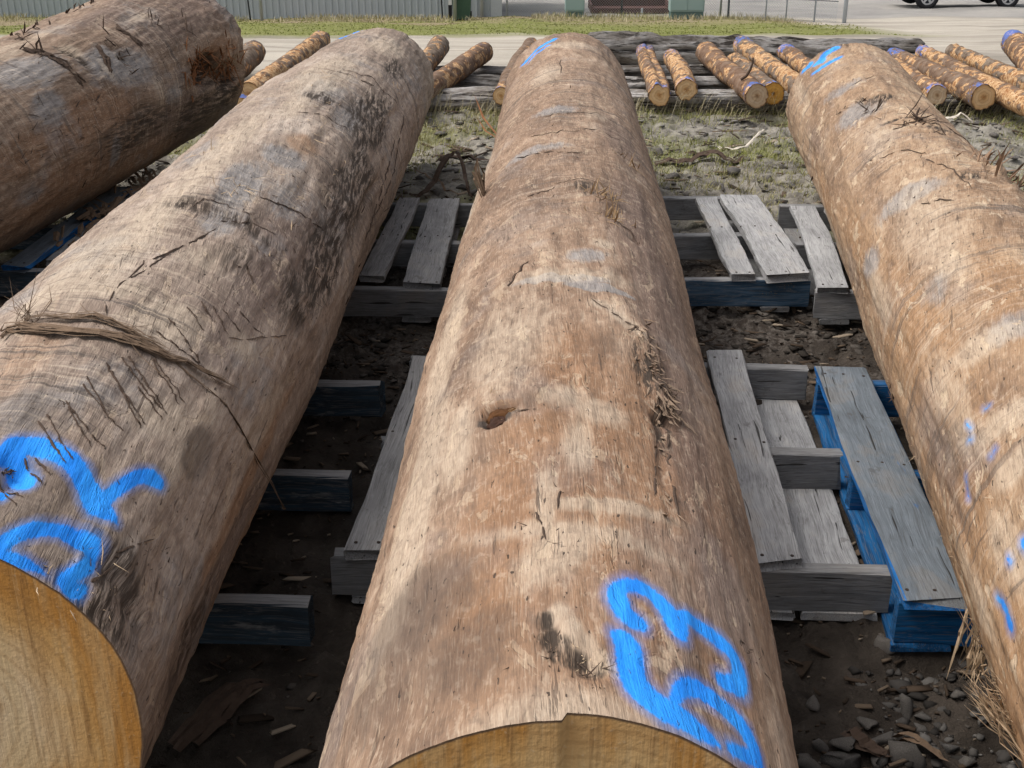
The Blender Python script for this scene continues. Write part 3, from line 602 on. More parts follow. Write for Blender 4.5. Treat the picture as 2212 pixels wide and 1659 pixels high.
for k in range(190):                      # ragged flake ridge down the right shoulder
    q=rs.rand()**.8; x=1385+q*72+rs.randn()*11; y=700+q*195+rs.randn()*14; tuft(S,LC,x,y,1,.040,.22,.12,.0055,.004,dirv=(0,-1.5,0))
for k in range(60):
    q=rs.rand(); tuft(S,LC,1425+q*30+rs.randn()*8,900+q*210,1,.026,.15,.08,.005,.004,dirv=(0,-1.6,0))
S.part('ragged_flakes',M['flake'],LC)
# log D
S=Strips()
for x,y,n,l in [(1990,262,16,.09),(1975,270,10,.06),(2030,290,10,.05),(1880,232,12,.05),(1860,215,10,.05),(1700,1,0,0),(1755,390,3,.06),(1930,860,8,.04),(1820,235,4,.03),(1905,250,6,.03)]:
    if n: tuft(S,LD,x,y,n,l,1,.7,.006,.02)
for pts in [[(1900,345),(1960,325),(2010,335)],[(2000,345),(2060,370),(2100,410)],[(1930,280),(1990,262),(2040,275)],[(1840,180),(1890,160)],[(1990,440),(2060,430)],[(1960,250),(2020,275)],[(2020,255),(2080,300),(2110,320)]]: gouge(S,LD,pts,.007)
for k in range(120):
    y=140+rs.rand()*400; tuft(S,LD,1760+(y-100)*.45+rs.rand()*170,y,1,.022,1,.2,.0026,.01)
for k in range(60): tuft(S,LD,2000+rs.rand()*200,560+rs.rand()*700,1,.010,1,.2,.0015,.01)
S.part('torn_fibres',M['darkbark'],LD)
S=Strips()
for k in range(44):                       # bark fringe on the right shoulder
    q=rs.rand(); tuft(S,LD,2085+q*125,340+q*70+rs.randn()*8,1,.075,.35,.8,.008,.02)
S.part('bark_fringe',M['fringe'],LD)
S=Strips()
def hang(S,L,x0,y0,x1,y1,n,width,curl=.03):
    """bundle of fibres attached to the trunk at one picture point, hanging free towards another"""
    A,nr,_,_=onto(L,x0,y0,-.002); d=ray(x1,y1); B=CAMP+d*((A[1]+.01)/d[1])
    for _ in range(n):
        a=A+rs.randn(3)*np.array([.004,.03,.008]); b=B+rs.randn(3)*np.array([.010,.02,.014]); q=(a-b)*rs.rand()*.35; b=b+q
        mid=(a+b)/2+rs.randn(3)*.006+np.array([-curl*.4,0,-curl*.1])
        S.strand([a,(a+mid)/2,mid,(b+mid)/2,b],width*(.6+.8*rs.rand()),.25)
hang(S,LD,2085,1330,2078,1440,12,.0035,.0); hang(S,LD,2105,1395,2085,1480,22,.0035,.004); hang(S,LD,2110,1420,2070,1300,5,.004,0)
hang(S,LD,2180,1560,2080,1470,26,.004,.012); hang(S,LD,2190,1590,2110,1480,22,.004,.01); hang(S,LD,2200,1620,2120,1520,14,.004,.012); hang(S,LD,2160,1500,2120,1440,18,.003,.004)
for k in range(70):
    y=480+rs.rand()*900; x=np.interp(y,[400,560,780,1040,1300,1490],[1762,1822,1902,1992,2082,2152]); tuft(S,LD,x+3,y,1,.014,.8,.6,.0013,.006)
S.part('hanging_fibres',M['fibrepale'],LD)
# log A
S=Strips()
for k in range(260): tuft(S,LA,405+rs.rand()*110,112+rs.rand()*62,1,.09,1,.35,.009,.03)
S.part('torn_fibres',M['redbark'],LA)
S=Strips()
for x,y,n,l in [(270,130,12,.07),(255,95,10,.08),(330,50,10,.07),(400,60,10,.07),(75,110,12,.08)]: tuft(S,LA,x,y,n,l,1,.6,.008,.03)
for pts in [[(50,110),(100,115),(140,140),(180,185)],[(250,60),(280,80),(310,105)],[(205,100),(225,130),(240,160)]]:
    for _ in range(4): gouge(S,LA,[(x+rs.randn()*3,y+rs.randn()*3) for x,y in pts],.02)
for k in range(240):
    x=rs.rand()*500; y=np.interp(x,[0,500],[330,150])+rs.randn()*70; tuft(S,LA,x,y,1,.05,.5,.12,.004,.02,dirv=(0,1,0))
for x,y in [(35,80),(45,74),(60,66),(75,58),(90,50),(150,22),(165,14),(185,8),(200,2)]: tuft(S,LA,x,y+4,3,.05,.6,1.0,.010,.02)
S.part('splinters',M['darkbark'],LA)

# ================================================================== PALLETS
def plank_mesh(name,Ln,W,T,mat,seed,rough_end=.006,jit=.0012,split=False):
    r=np.random.RandomState(seed); n=16; ch=min(.0035,T*.2)
    sec=np.array([(-W/2+ch,-T/2),(W/2-ch,-T/2),(W/2,-T/2+ch),(W/2,T/2-ch),(W/2-ch,T/2),(-W/2+ch,T/2),(-W/2,T/2-ch),(-W/2,-T/2+ch)])
    xs_=np.linspace(0,Ln,n); v=[]
    e0=r.randn(8)*rough_end; e1=r.randn(8)*rough_end
    bow=r.randn()*.004; tw=r.randn()*.004
    for i,x in enumerate(xs_):
        q=i/(n-1)
        for k,(a,b) in enumerate(sec):
            kk=(0,1,2,2,1,0,7,7)[k]; xx=x+(e0[kk] if i==0 else 0)+(e1[kk] if i==n-1 else 0)
            wob=.0022*math.sin(q*9+seed+k//4*2)*(1 if abs(a)>W*.4 else .3)
            v.append((xx,a+r.randn()*jit+wob+bow*math.sin(math.pi*q),b+r.randn()*jit*.5))
    f=[(i*8+k,i*8+(k+1)%8,(i+1)*8+(k+1)%8,(i+1)*8+k) for i in range(n-1) for k in range(8)]
    f+=[tuple(range(8))[::-1],tuple((n-1)*8+k for k in range(8))]
    f=[t[::-1] for t in f]
    return nmesh(name,v,f,mat)
_nm=[None]
def nail(parent,x,y,z):
    if _nm[0] is None:
        m=MB(); m.tube([(0,0,-.004),(0,0,.0012)],.0042,6); _nm[0]=nmesh('nail',m.v,m.f,M['nail'])
    o=obj('nail',_nm[0],parent); o.location=(x,y,z)
BT,BH,BW=.019,.100,.042
def pallet(label,o,phi,tops,bottoms,mb,mt,mbot,seed,bearers=((0,1.165),)*3,W=1.165,tilt=0):
    root=empty('pallet',(o[0],o[1],0),-R(phi)); tag(root,label,'pallet')
    yb=(BW/2+.004,.5825,1.165-BW/2-.004)
    for i,y in enumerate(yb):
        x0,x1=bearers[i]
        ob=obj('bearer',plank_mesh('bearer',x1-x0,BW,BH,mb[i] if isinstance(mb,(list,tuple)) else mb,seed*31+i,.003),root); ob.location=(x0,y,BT+BH/2)
    for j,t in enumerate(tops):
        x0,x1=t[0],t[1]; y0=t[2] if len(t)>2 else 0; y1=t[3] if len(t)>3 else 1.165; mm=t[4] if len(t)>4 else mt
        tk=.0205 if len(t)<6 else t[5]
        dx=(t[6] if len(t)>6 else 0)
        ob=obj('top_board',plank_mesh('top_board',y1-y0,x1-x0,tk,mm,seed*57+j,.010),root); ob.location=((x0+x1)/2,y0,BT+BH+tk/2-.001); ob.rotation_euler=(0,0,R(90)-dx)
        for y in yb:
            if y0-.01<y<y1+.01:
                for xx in (x0+.018,x1-.018)+(((x0+x1)/2,) if x1-x0>.11 else ()): nail(root,xx+random.uniform(-.006,.006),y+random.uniform(-.01,.01),BT+BH+tk-.0005)
    for j,t in enumerate(bottoms):
        x0,x1=t[0],t[1]; ob=obj('bottom_board',plank_mesh('bottom_board',1.165,x1-x0,BT,t[2] if len(t)>2 else mbot,seed*91+j,.003),root); ob.location=((x0+x1)/2,0,BT/2+.0005); ob.rotation_euler=(0,0,R(90))
    return root
g_,gd,gl=M['grey'],M['greyd'],M['greyl']
pallet('bare bearer pallet with dark blue sides under the greyish log, no visible deck boards',(-1.585,2.135),2,[(.02,.12),(.30,.40),(.62,.72)],[(0.02,.12),(.52,.62),(.80,.90)],M['blueside'],g_,M['blueside'],3)
pallet('weathered grey pallet under the brown log with few deck boards, one split',(-.375,2.285),3.5,[(.012,.102,-.004,1.10,g_,.026),(.30,.40),(.50,.60),(.895,1.0,.006,1.21,gl,.024)],[(.02,.12),(.52,.62),(.87,.99,gl),(1.005,1.165,gl)],[gd,gd,gd],g_,gl,6,bearers=((-.02,1.185),(0,1.185),(0,1.185)))
pallet('bright blue painted pallet under the tan log, its deck board worn grey',(.795,2.11),4.5,[(.0,.150,-.012,1.19,M['blueworn'],.022),(.30,.40,0,1.165,M['blueworn']),(.55,.65,0,1.165,M['blueworn']),(.80,.95,0,1.165,M['blueworn'])],[(-.005,.115),(.52,.62),(.95,1.1)],M['blue'],M['blueworn'],M['blue'],7)
pallet('grey pallet between the greyish and brown logs, gravel behind it',(-1.385,4.09),3,[(.10,.2),(.50,.60),(.835,.925,.10,1.15,g_,.024),(1.0,1.135,.03,1.145,g_,.024,-.03)],[(.02,.12),(.52,.62),(1.0,1.1)],[gd,gd,gd],g_,gd,2)
pallet('grey pallet with a faded blue lettered front bearer beside the brown log',(-.1,4.125),-1,[(.10,.2),(.4,.5),(.882,.972,.005,1.05,gl,.027,.035),(1.003,1.165,-.004,1.06,gl,.030,.02)],[(.02,.12),(.60,.74),(1.0,1.1)],[M['bluefaded'],gd,gd],gl,gd,8)
pallet('grey pallet under the tan log, next to the faded blue lettered one',(1.06,4.02),5,[(.0,.108,.0,1.04,gl,.024,.03),(.175,.28,.0,1.03,gl,.024),(.5,.6),(.85,.95)],[(.02,.12),(.52,.62),(1.0,1.1)],[g_,gd,gd],gl,gd,9)
pallet('grey pallet between the dark thick log and the greyish log, bark littered',(-2.80,4.30),3,[(.2,.3),(.55,.65),(.94,1.035,.0,1.15,M['blueworn'],.024),(1.07,1.165,.08,1.15,g_,.022)],[(.02,.12),(.52,.62),(1.0,1.1)],M['blueside'],g_,gd,1)
pallet('grey pallet hidden beneath the far left of the thick dark log',(-3.0,2.35),4,[(.1,.2),(.5,.6),(.9,1.0)],[(.02,.12),(.52,.62),(1.0,1.1)],gd,g_,gd,4)

# faded stencil letters on the front bearer of the lettered pallet (the rest has worn away)
def stencil(txt,size,x,z,parent,mat):
    cu=bpy.data.curves.new('lettering','FONT'); cu.body=txt; cu.size=size; cu.space_character=1.35
    ob=bpy.data.objects.new('lettering',cu); sc.collection.objects.link(ob)
    dg=bpy.context.evaluated_depsgraph_get(); me=bpy.data.meshes.new_from_object(ob.evaluated_get(dg)); bpy.data.objects.remove(ob); bpy.data.curves.remove(cu)
    me.name='lettering'; me.materials.clear(); me.materials.append(mat); o=obj('lettering',me,parent)
    o.location=(x,-.0008,z); o.rotation_euler=(R(90),0,0)
g=G('worn_stencil_paint',.9); wn_=g.noise(g.ob(),160,3,.7); g.set('Base Color',(.26,.24,.20,1)); g.set('Alpha',g.m_('MULTIPLY',g.ss(wn_,.47,.58),.8)); M['stencil']=g.m
pl=[o for o in bpy.data.objects if o.get('label','').startswith('grey pallet with a faded blue')][0]
stencil('VID',.034,1.045,.086,pl,M['stencil']); stencil('HIRE',.026,.985,.062,pl,M['stencil'])

# ================================================================== SMALL POLES AND OLD BEAMS
def pole_material():
    g=G('flaking_bark_pole',.85,.15); o=g.ob(); r=g.m_('MULTIPLY',g.rnd(),23.)
    cx=g.t.nodes.new('ShaderNodeCombineXYZ'); g.put(cx.inputs[0],r); g.put(cx.inputs[1],r); o=g.vm('ADD',o,cx.outputs[0])
    n=g.noise(o,30,4,.65); b=g.attr('bark')
    wood=g.ramp(n,[(.3,(.34,.185,.085)),(.5,(.52,.34,.18)),(.7,(.66,.48,.30))])
    bark=g.ramp(g.noise(o,18,4,.6),[(.3,(.075,.052,.038)),(.5,(.165,.125,.092)),(.7,(.27,.225,.18))])
    bark=g.mix(g.m_('MULTIPLY',g.rnd(),.4),bark,(.17,.075,.035))
    wood=g.mix(g.ss(g.noise(g.xf(o,(1,1,1),(3,3,3)),55,3,.6),.48,.60),wood,(.27,.125,.05))
    mk=g.m_('ADD',g.m_('MULTIPLY',b,.30),g.m_('ADD',g.m_('MULTIPLY',g.noise(o,17,5,.75),.8),g.m_('MULTIPLY',g.noise(o,60,3,.7),.45)))
    c=g.mix(g.ss(mk,.70,.74),wood,g.mix(n,(.16,.075,.035),(.34,.19,.10)))
    c=g.mix(g.ss(mk,.77,.80),c,bark)
    c=g.mix(g.m_('MULTIPLY',g.ss(g.noise(g.xf(o,(60,60,60)),1,2),.62,.7),.7),c,(.05,.03,.02))
    bl=g.m_('ADD',g.attr('blue'),g.m_('MULTIPLY',g.m_('SUBTRACT',g.noise(o,34,3,.6),.5),2.4))
    c=g.mix(g.m_('MULTIPLY',g.ss(bl,.54,.66),.72),c,(.06,.16,.50))
    g.set('Base Color',c); g.set('Normal',g.bump(n,.6,.006)); return g.m
M['pole']=pole_material()
def ring_material(name,a,b,c_):
    g=G(name,.8,.15); rr=g.attr('rad'); n=g.noise(g.ob(),35,3)
    w_=g.m_('SINE',g.m_('MULTIPLY',g.m_('ADD',rr,g.m_('MULTIPLY',n,.25)),26.))
    c=g.ramp(g.m_('ADD',rr,g.m_('MULTIPLY',g.m_('SUBTRACT',n,.5),.35)),[(.05,c_),(.22,b),(.6,a),(.9,b),(.97,(.12,.07,.04))])
    c=g.mix(g.m_('MULTIPLY',g.ss(w_,.2,.9),.25),c,(.25,.13,.05)); g.set('Base Color',c); g.set('Normal',g.bump(n,.3,.004)); return g.m
M['endtan']=ring_material('pale_cut_pole_end',(.62,.43,.24),(.52,.32,.15),(.42,.22,.09))
M['endorange']=ring_material('orange_cut_pole_end',(.58,.33,.08),(.50,.25,.05),(.10,.05,.02))
M['endgrey']=ring_material('dull_cut_pole_end',(.50,.38,.26),(.44,.31,.19),(.28,.17,.09))
def pole(near,far,dn,df,zn=.12,zf=.10,blue=(0,0),seed=1,label='',group=None,end='endtan',bark=.5,flat=0.):
    A=on_z(*near,zn); B=on_z(*far,zf); Zn=(A-CAMP)@np.array([0,cp,-sp]); Zf=(B-CAMP)@np.array([0,cp,-sp])
    r0,r1=dn*Zn/FPX/2,df*Zf/FPX/2; ax=B-A; Ln=np.linalg.norm(ax); ax/=Ln
    s=np.cross(ax,[0,0,1]); s/=np.linalg.norm(s); u=np.cross(s,ax)
    n,m=110,52; T,TH=np.meshgrid(np.linspace(0,1,n),np.linspace(0,2*math.pi,m,endpoint=False),indexing='ij')
    r=(r0+(r1-r0)*T); c_,s_=np.cos(TH)*r,np.sin(TH)*r; o=seed*7.7
    bk=fbm(c_*26+o,s_*26,T*Ln*15,3,s=seed,gain=.6)+ (bark-.5)*1.6+.25*vnoise(c_*4,s_*4+o,T*Ln*1.6,seed+4)
    mask=np.clip(bk*3.5+.5,0,1)
    dr=.006*mask+.007*fbm(c_*8+o,s_*8,T*Ln*3,2,s=seed+1)+.0015*fbm(c_*60,s_*60+o,T*Ln*30,2,s=seed+2)
    dr*=np.clip(1-(TH*0),0,1)
    rr=r+dr
    bend=.014*np.sin(T*math.pi)*((seed%3)-1)+.006*vnoise(T*5,o,0,seed+9)
    if flat: rr=rr*(1-flat*np.exp(-((np.angle(np.exp(1j*(TH-1.3))))/.35)**2))
    P=A+ax*(T*Ln)[...,None]+s*(np.cos(TH)*rr+bend)[...,None]+u*(np.sin(TH)*rr)[...,None]
    bl=np.maximum(blue[0]*np.clip(1.1-T*Ln/.14,0,.72),blue[1]*np.clip(1.1-(1-T)*Ln/.26,0,.50))*(.60+.40*np.sin(TH))
    root=empty('pole',tuple(A)); tag(root,label,'pole',group)
    I=np.arange(n*m).reshape(n,m); J=np.roll(I,-1,1); f=np.stack([I[:-1],J[:-1],J[1:],I[1:]],-1).reshape(-1,4)
    me=nmesh('stem',P.reshape(-1,3)-A,f,M['pole'],True); fattr(me,'bark',mask); fattr(me,'blue',bl); obj('stem',me,root)
    for e in (0,-1):
        rim=P[e]; cen=rim.mean(0); K=6
        vv=np.concatenate([cen+(rim-cen)*(i/K)+ax*(0 if i==K else (.0015*vnoise(rim[:,:1]*90,i*3.,0,seed))) for i in range(K+1)]); rd=np.repeat(np.arange(K+1)/K,m)
        I2=np.arange((K+1)*m).reshape(K+1,m); J2=np.roll(I2,-1,1)
        f2=np.stack([I2[:-1],I2[1:],J2[1:],J2[:-1]] if e==0 else [I2[:-1],J2[:-1],J2[1:],I2[1:]],-1).reshape(-1,4)
        em=nmesh('cut_end',vv-A,f2,M[end if e==0 else 'endgrey'],True); fattr(em,'rad',rd); obj('cut_end',em,root)
    return root
pole((470,192),(548,112),50,46,blue=(0,.5),seed=1,label='short grey-brown pole poking out past the hollow end of the dark log',bark=.75,end='endgrey')
pole((535,203),(693,87),48,40,blue=(0,.5),seed=2,label='orange peeled pole with dark bark patches behind the greyish log',bark=.36)
pole((519,226),(645,132),30,26,zn=.07,zf=.06,blue=(1.3,0),seed=3,label='thin orange pole with blue near end squeezed against the greyish log',bark=.2)
pole((860,215),(950,99),44,40,blue=(0,.3),seed=4,label='rough flaking pole just right of the greyish log, farther of two',bark=.62)
pole((868,228),(1045,112),44,40,zn=.11,blue=(0,.35),seed=5,label='rough flaking pole with shaggy red bark, nearer of two beside the greyish log',bark=.68)
pole((1082,208),(1147,98),36,30,blue=(.6,.4),seed=6,label='reddish pole mostly hidden behind the left of the brown log',bark=.8)
pole((1425,205),(1393,112),47,36,blue=(.9,1.2),seed=7,label='pole with a heart-shaped notched cut end and blue sprayed tip',bark=.52,flat=.32)
pole((1484,194),(1450,124),44,35,blue=(.8,1.0),seed=8,label='pole with a clear ringed pale cut end beside the notched one',bark=.45,end='endtan')
pole((1637,208),(1525,112),47,42,blue=(1.0,.4),seed=9,label='bark-patched pole with pale cut end lying against an orange-ended pole',bark=.66,end='endgrey')
pole((1668,202),(1588,130),45,32,zn=.10,zf=.08,blue=(.7,0),seed=10,label='pole with a bright orange cut end and dark core',bark=.62,end='endorange')
pole((1768,225),(1600,97),48,38,blue=(0,1.4),seed=11,label='tan patchy pole with blue far tip running behind the tan log',bark=.42)
pole((1800,188),(1698,112),42,34,blue=(0,1.5),seed=12,label='blue tipped pole lying on the large old beam behind the tan log',bark=.5)
pole((2025,206),(1935,143),43,34,zn=.11,blue=(.9,0),seed=13,label='short pole with pale cut end emerging right of the tan log',bark=.46,end='endgrey')
pole((2125,211),(1930,122),52,36,blue=(.7,1.3),seed=14,label='brown pole with orange-brown cut end and blue mark on top',bark=.8,end='endtan')
pole((2245,240),(1992,113),50,34,blue=(0,1.4),seed=15,label='tan peeling pole beside the brown one, blue paint on its far tip',bark=.38)
pole((2310,222),(2060,112),48,31,blue=(0,0),seed=16,label='pale pole with large dark bark flakes, no paint',bark=.5)
pole((2262,190),(2188,90),64,48,zn=.16,zf=.16,blue=(0,1.9),seed=17,label='thick reddish pole with blue scribble over its far end',bark=.6)

def beam_material(name,tone):
    g=G(name,.9,.1); o=g.ob(); wp=g.vm('ADD',o,g.vm('MULTIPLY',g.vm('SUBTRACT',g.noise(g.xf(o,(3,5,5)),1,2,color=True),(.5,.5,.5)),(0,.08,.08)))
    a=g.noise(g.xf(wp,(3,60,60)),1,4,.7); b=g.noise(g.xf(o,(4,10,10)),1,5,.7); k=g.noise(g.xf(wp,(2.2,26,26),(3,3,3)),1,4,.65)
    c=g.ramp(b,[(.32,(.11*tone,.09*tone,.075*tone)),(.45,(.24*tone,.22*tone,.20*tone)),(.58,(.40*tone,.385*tone,.37*tone)),(.72,(.22*tone,.17*tone,.13*tone))])
    c=g.mix(g.m_('MULTIPLY',g.ss(a,.50,.36),.6),c,(.05,.042,.036)); c=g.mix(g.m_('MULTIPLY',g.ss(k,.57,.62),.85),c,(.025,.02,.017))
    g.set('Base Color',c); g.set('Normal',g.bump(g.m_('SUBTRACT',a,g.m_('MULTIPLY',g.ss(k,.55,.63),1.5)),.9,.012)); return g.m
def beam(p0,p1,r,seed,label,group=None,mat='greyl',fl=.7):
    A,B=np.array(p0,float),np.array(p1,float); ax=B-A; Ln=np.linalg.norm(ax); ax/=Ln; s=np.cross(ax,[0,0,1]); s/=np.linalg.norm(s); u=np.cross(s,ax)
    n,m=int(Ln*42),44; T,TH=np.meshgrid(np.linspace(0,1,n),np.linspace(0,2*math.pi,m,endpoint=False),indexing='ij')
    c_,s_=np.cos(TH)*r,np.sin(TH)*r; o=seed*5.3
    rr=r*(1+.16*fbm(c_*5+o,s_*5,T*Ln*1.6,3,s=seed)+.34*np.abs(fbm(c_*22,s_*22+o,T*Ln*2.2,3,s=seed+1))-.16)
    crk=fbm(c_*34+o,s_*34,T*Ln*1.2,2,s=seed+5); rr-=r*.30*np.clip(crk-.45,0,.4)/.4
    rr*=np.where((T<.001)|(T>.999),.9,1)
    P=np.stack([T*Ln+.04*vnoise(c_*40,s_*40,o,seed)*((T<.02)|(T>.98)),np.cos(TH)*rr,np.sin(TH)*rr*fl],-1)
    v=P.reshape(-1,3); I=np.arange(n*m).reshape(n,m); J=np.roll(I,-1,1); f=[tuple(q) for q in np.stack([I[:-1],J[:-1],J[1:],I[1:]],-1).reshape(-1,4)]
    f+=[tuple(I[0][::-1]),tuple(I[-1])]
    me=nmesh('old_timber',v,f,M[mat],True); ob=obj('old_timber',me); ob.location=A; ob.rotation_euler=(0,-math.asin(ax[2]),math.atan2(ax[1],ax[0]))
    tag(ob,label,'timber',group); return ob
M['drift']=beam_material('bleached_old_timber',1.05); M['olddark']=beam_material('dull_old_timber',.62); M['oldgrey']=beam_material('grey_old_timber',.68)
beam((-1.55,8.03,.015),(.30,8.12,.015),.115,1,'bleached cracked old beam on the ground between the greyish and brown logs, frontmost','old support beams','drift')
beam((.55,8.10,.01),(2.35,8.02,.01),.11,2,'cracked grey old beam under the pole ends between the brown and tan logs','old support beams','drift')
beam((2.55,8.05,.0),(4.9,8.10,.0),.105,3,'brown-grey old beam under the poles right of the tan log','old support beams','olddark')
beam((-1.3,8.75,.0),(.2,8.85,.0),.09,4,'dull grey old beam behind the bleached one, left of the brown log','old support beams','olddark')
beam((.75,8.80,.0),(2.6,8.85,.0),.06,5,'split reddish-grey plank-like beam behind the pole ends','old support beams','drift',.9)
beam((-.9,9.55,-.06),(1.9,9.62,-.06),.09,6,'long low weathered beam beneath the far ends of the poles','old support beams','olddark')
beam((2.3,9.45,-.05),(5.2,9.4,-.05),.09,8,'long low weathered beam beneath the rightmost poles','old support beams','olddark')
beam((.75,11.9,-.235),(3.75,11.5,-.20),.175,7,'largest weathered old log lying behind the poles along the track','old support beams','oldgrey',.85)

# ================================================================== STONES, GRAVEL, CHIPS, GRASS
g=G('grey_stone',.9,.2); o=g.ob(); n=g.noise(o,14,4,.6); c=g.ramp(n,[(.3,(.055,.05,.046)),(.55,(.12,.113,.105)),(.75,(.19,.18,.165))]); c=g.mix(g.m_('MULTIPLY',g.rnd(),.5),c,(.16,.14,.12)); g.set('Base Color',c); g.set('Normal',g.bump(g.noise(o,50,4,.7),.5,.006)); M['stone']=g.m
def ico(sub):
    bm=bmesh.new(); bmesh.ops.create_icosphere(bm,subdivisions=sub,radius=1); v=np.array([q.co for q in bm.verts]); f=np.array([[q.index for q in p.verts] for p in bm.faces]); bm.free(); return v,f
iv,jf=ico(2)
SM=[]
for k in range(7):
    r=np.random.RandomState(50+k); v=iv.copy()
    for _ in range(14):                                   # cleave flat faces
        nrm_=r.randn(3); nrm_/=np.linalg.norm(nrm_); d=.30+.34*r.rand(); q=v@nrm_; v=v-np.clip(q-d,0,None)[:,None]*nrm_
    v*=np.array([1.35,.9+.5*r.rand(),.65+.35*r.rand()])*1.25; v+=r.randn(*v.shape)*.010
    SM.append(nmesh('stone',v,jf,M['stone']))
def stone(x,y,rpx,label,group,k,lift=.35):
    P=on_ground(x,y); Z=(P-CAMP)@np.array([0,cp,-sp]); r=(1.4 if y>900 else 1.05)*rpx*Z/FPX
    o=obj('stone',SM[k%7]); z=float(gz(P[1])+ground_relief(P[0],P[1])); o.location=(P[0],P[1],z-.006+r*lift); o.scale=(r,r,r); o.rotation_euler=(rs.randn()*.15,rs.randn()*.15,rs.rand()*6.3); tag(o,label,'stone',group)
for k,(x,y,r) in enumerate([(600,1600,74),(800,1345,50),(1020,1600,80),(900,1450,55),(1040,1260,58),(430,1250,46),(700,1440,42),(1150,1310,32),(640,1535,60),(890,865,48),(800,1520,52),(500,1525,44),(1130,1385,38),(1370,1230,34),(1530,1350,34),(370,1590,46),(960,1440,40),(1320,1480,44),(430,1640,60),(1210,1560,40),(1450,1560,40),(860,1610,60),(250,1640,44)]):
    stone(1613+x/3,1106+y/3,r/3,'grey angular stone in the dark mud in front of the blue pallet','stones in the mud',k)
for k,(x,y,r) in enumerate([(1584,376,17),(1427,337,12),(1709,320,15),(1456,390,13),(1659,388,12),(1711,398,12),(1545,395,10),(1520,340,9),(1500,375,9),(1640,350,9),(1460,300,9),(1690,365,10),(1600,330,8),(1440,415,9),(1480,425,9),(1560,420,8),(1650,420,8),(2150,300,10),(2120,310,8),(2190,350,12),(2110,270,8),(1500,300,7),(1400,300,8),(960,360,9),(1040,345,13),(1000,400,11),(1030,385,11),(940,410,10),(985,375,8),(910,385,9),(1020,420,12),(955,335,7),(900,345,8)]):
    stone(x,y,r,'dark angular rock in the grassy rubble behind the pallets','rubble rocks',k+3)
iv1,jf1=ico(1)
def gravel(name,n,xr,yr,rmin,rmax,seed,mat,flat=.5,dens=None,zoff=.0):
    r=np.random.RandomState(seed); X=r.uniform(*xr,n); Y=r.uniform(*yr,n)
    if dens is not None:
        k=r.rand(n)<dens(X,Y); X,Y=X[k],Y[k]
    n=len(X); s=rmin*(rmax/rmin)**(r.rand(n)**2.2)
    base=iv1 if n<2500 else ico(1)[0]; nv=len(iv1)
    sc3=np.stack([.6+.8*r.rand(n),.6+.8*r.rand(n),flat*(.5+.8*r.rand(n))],-1)
    a=r.rand(n)*6.283; V=iv1[None]*(1+.34*np.clip(r.randn(n,nv,1),-1.6,1.6))*sc3[:,None,:]*s[:,None,None]
    ca,sa=np.cos(a)[:,None],np.sin(a)[:,None]; x=V[...,0]*ca-V[...,1]*sa; y=V[...,0]*sa+V[...,1]*ca
    Z=gz(Y)+ground_relief(X,Y)-.006+s*flat*.35+zoff
    V=np.stack([x+X[:,None],y+Y[:,None],V[...,2]+Z[:,None]],-1).reshape(-1,3)
    F=(jf1[None]+(np.arange(n)*nv)[:,None,None]).reshape(-1,3)
    me=nmesh(name,V,F,mat); fattr(me,'tone',np.repeat(r.rand(n),nv)); o=obj(name,me); return o
def tone_mat(name,cols,rough=.9,trans=0):
    g=G(name,rough,.12); t=g.attr('tone'); g.set('Base Color',g.ramp(t,cols))
    return g.m
M['gravel']=tone_mat('loose_gravel',[(0,(.06,.056,.05)),(.4,(.13,.122,.112)),(.75,(.22,.208,.19)),(1,(.36,.34,.30))])
M['darkgravel']=tone_mat('broken_dark_stone',[(0,(.03,.027,.024)),(.5,(.075,.069,.063)),(.85,(.13,.122,.112)),(1,(.2,.19,.175))])
M['mudgravel']=tone_mat('muddy_gravel',[(0,(.02,.017,.014)),(.5,(.05,.043,.036)),(.85,(.10,.088,.076)),(1,(.17,.15,.13))])
tag(gravel('gravel',2600,(-2.2,4.6),(4.9,8.4),.006,.036,1,M['gravel'],.36),'loose grey gravel among the grass behind the pallets','gravel',kind='stuff')
tag(gravel('gravel',4200,(-.9,2.2),(3.25,4.5),.004,.022,2,M['mudgravel'],.32,lambda X,Y:.25+.75*(fbm(X*2.2,Y*2.2,0,2,s=4)>-.1)),'small muddy gravel between the two rows of pallets','gravel',kind='stuff')
tag(gravel('gravel',1600,(-1.0,2.2),(1.2,3.3),.002,.010,3,M['mudgravel'],.35),'scattered grit in the dark mud under the logs','gravel',kind='stuff')
tag(gravel('gravel',1100,(.70,1.9),(1.72,2.06),.003,.018,4,M['darkgravel'],.5),'broken grey stone chips at the edge of the mud','gravel',kind='stuff')
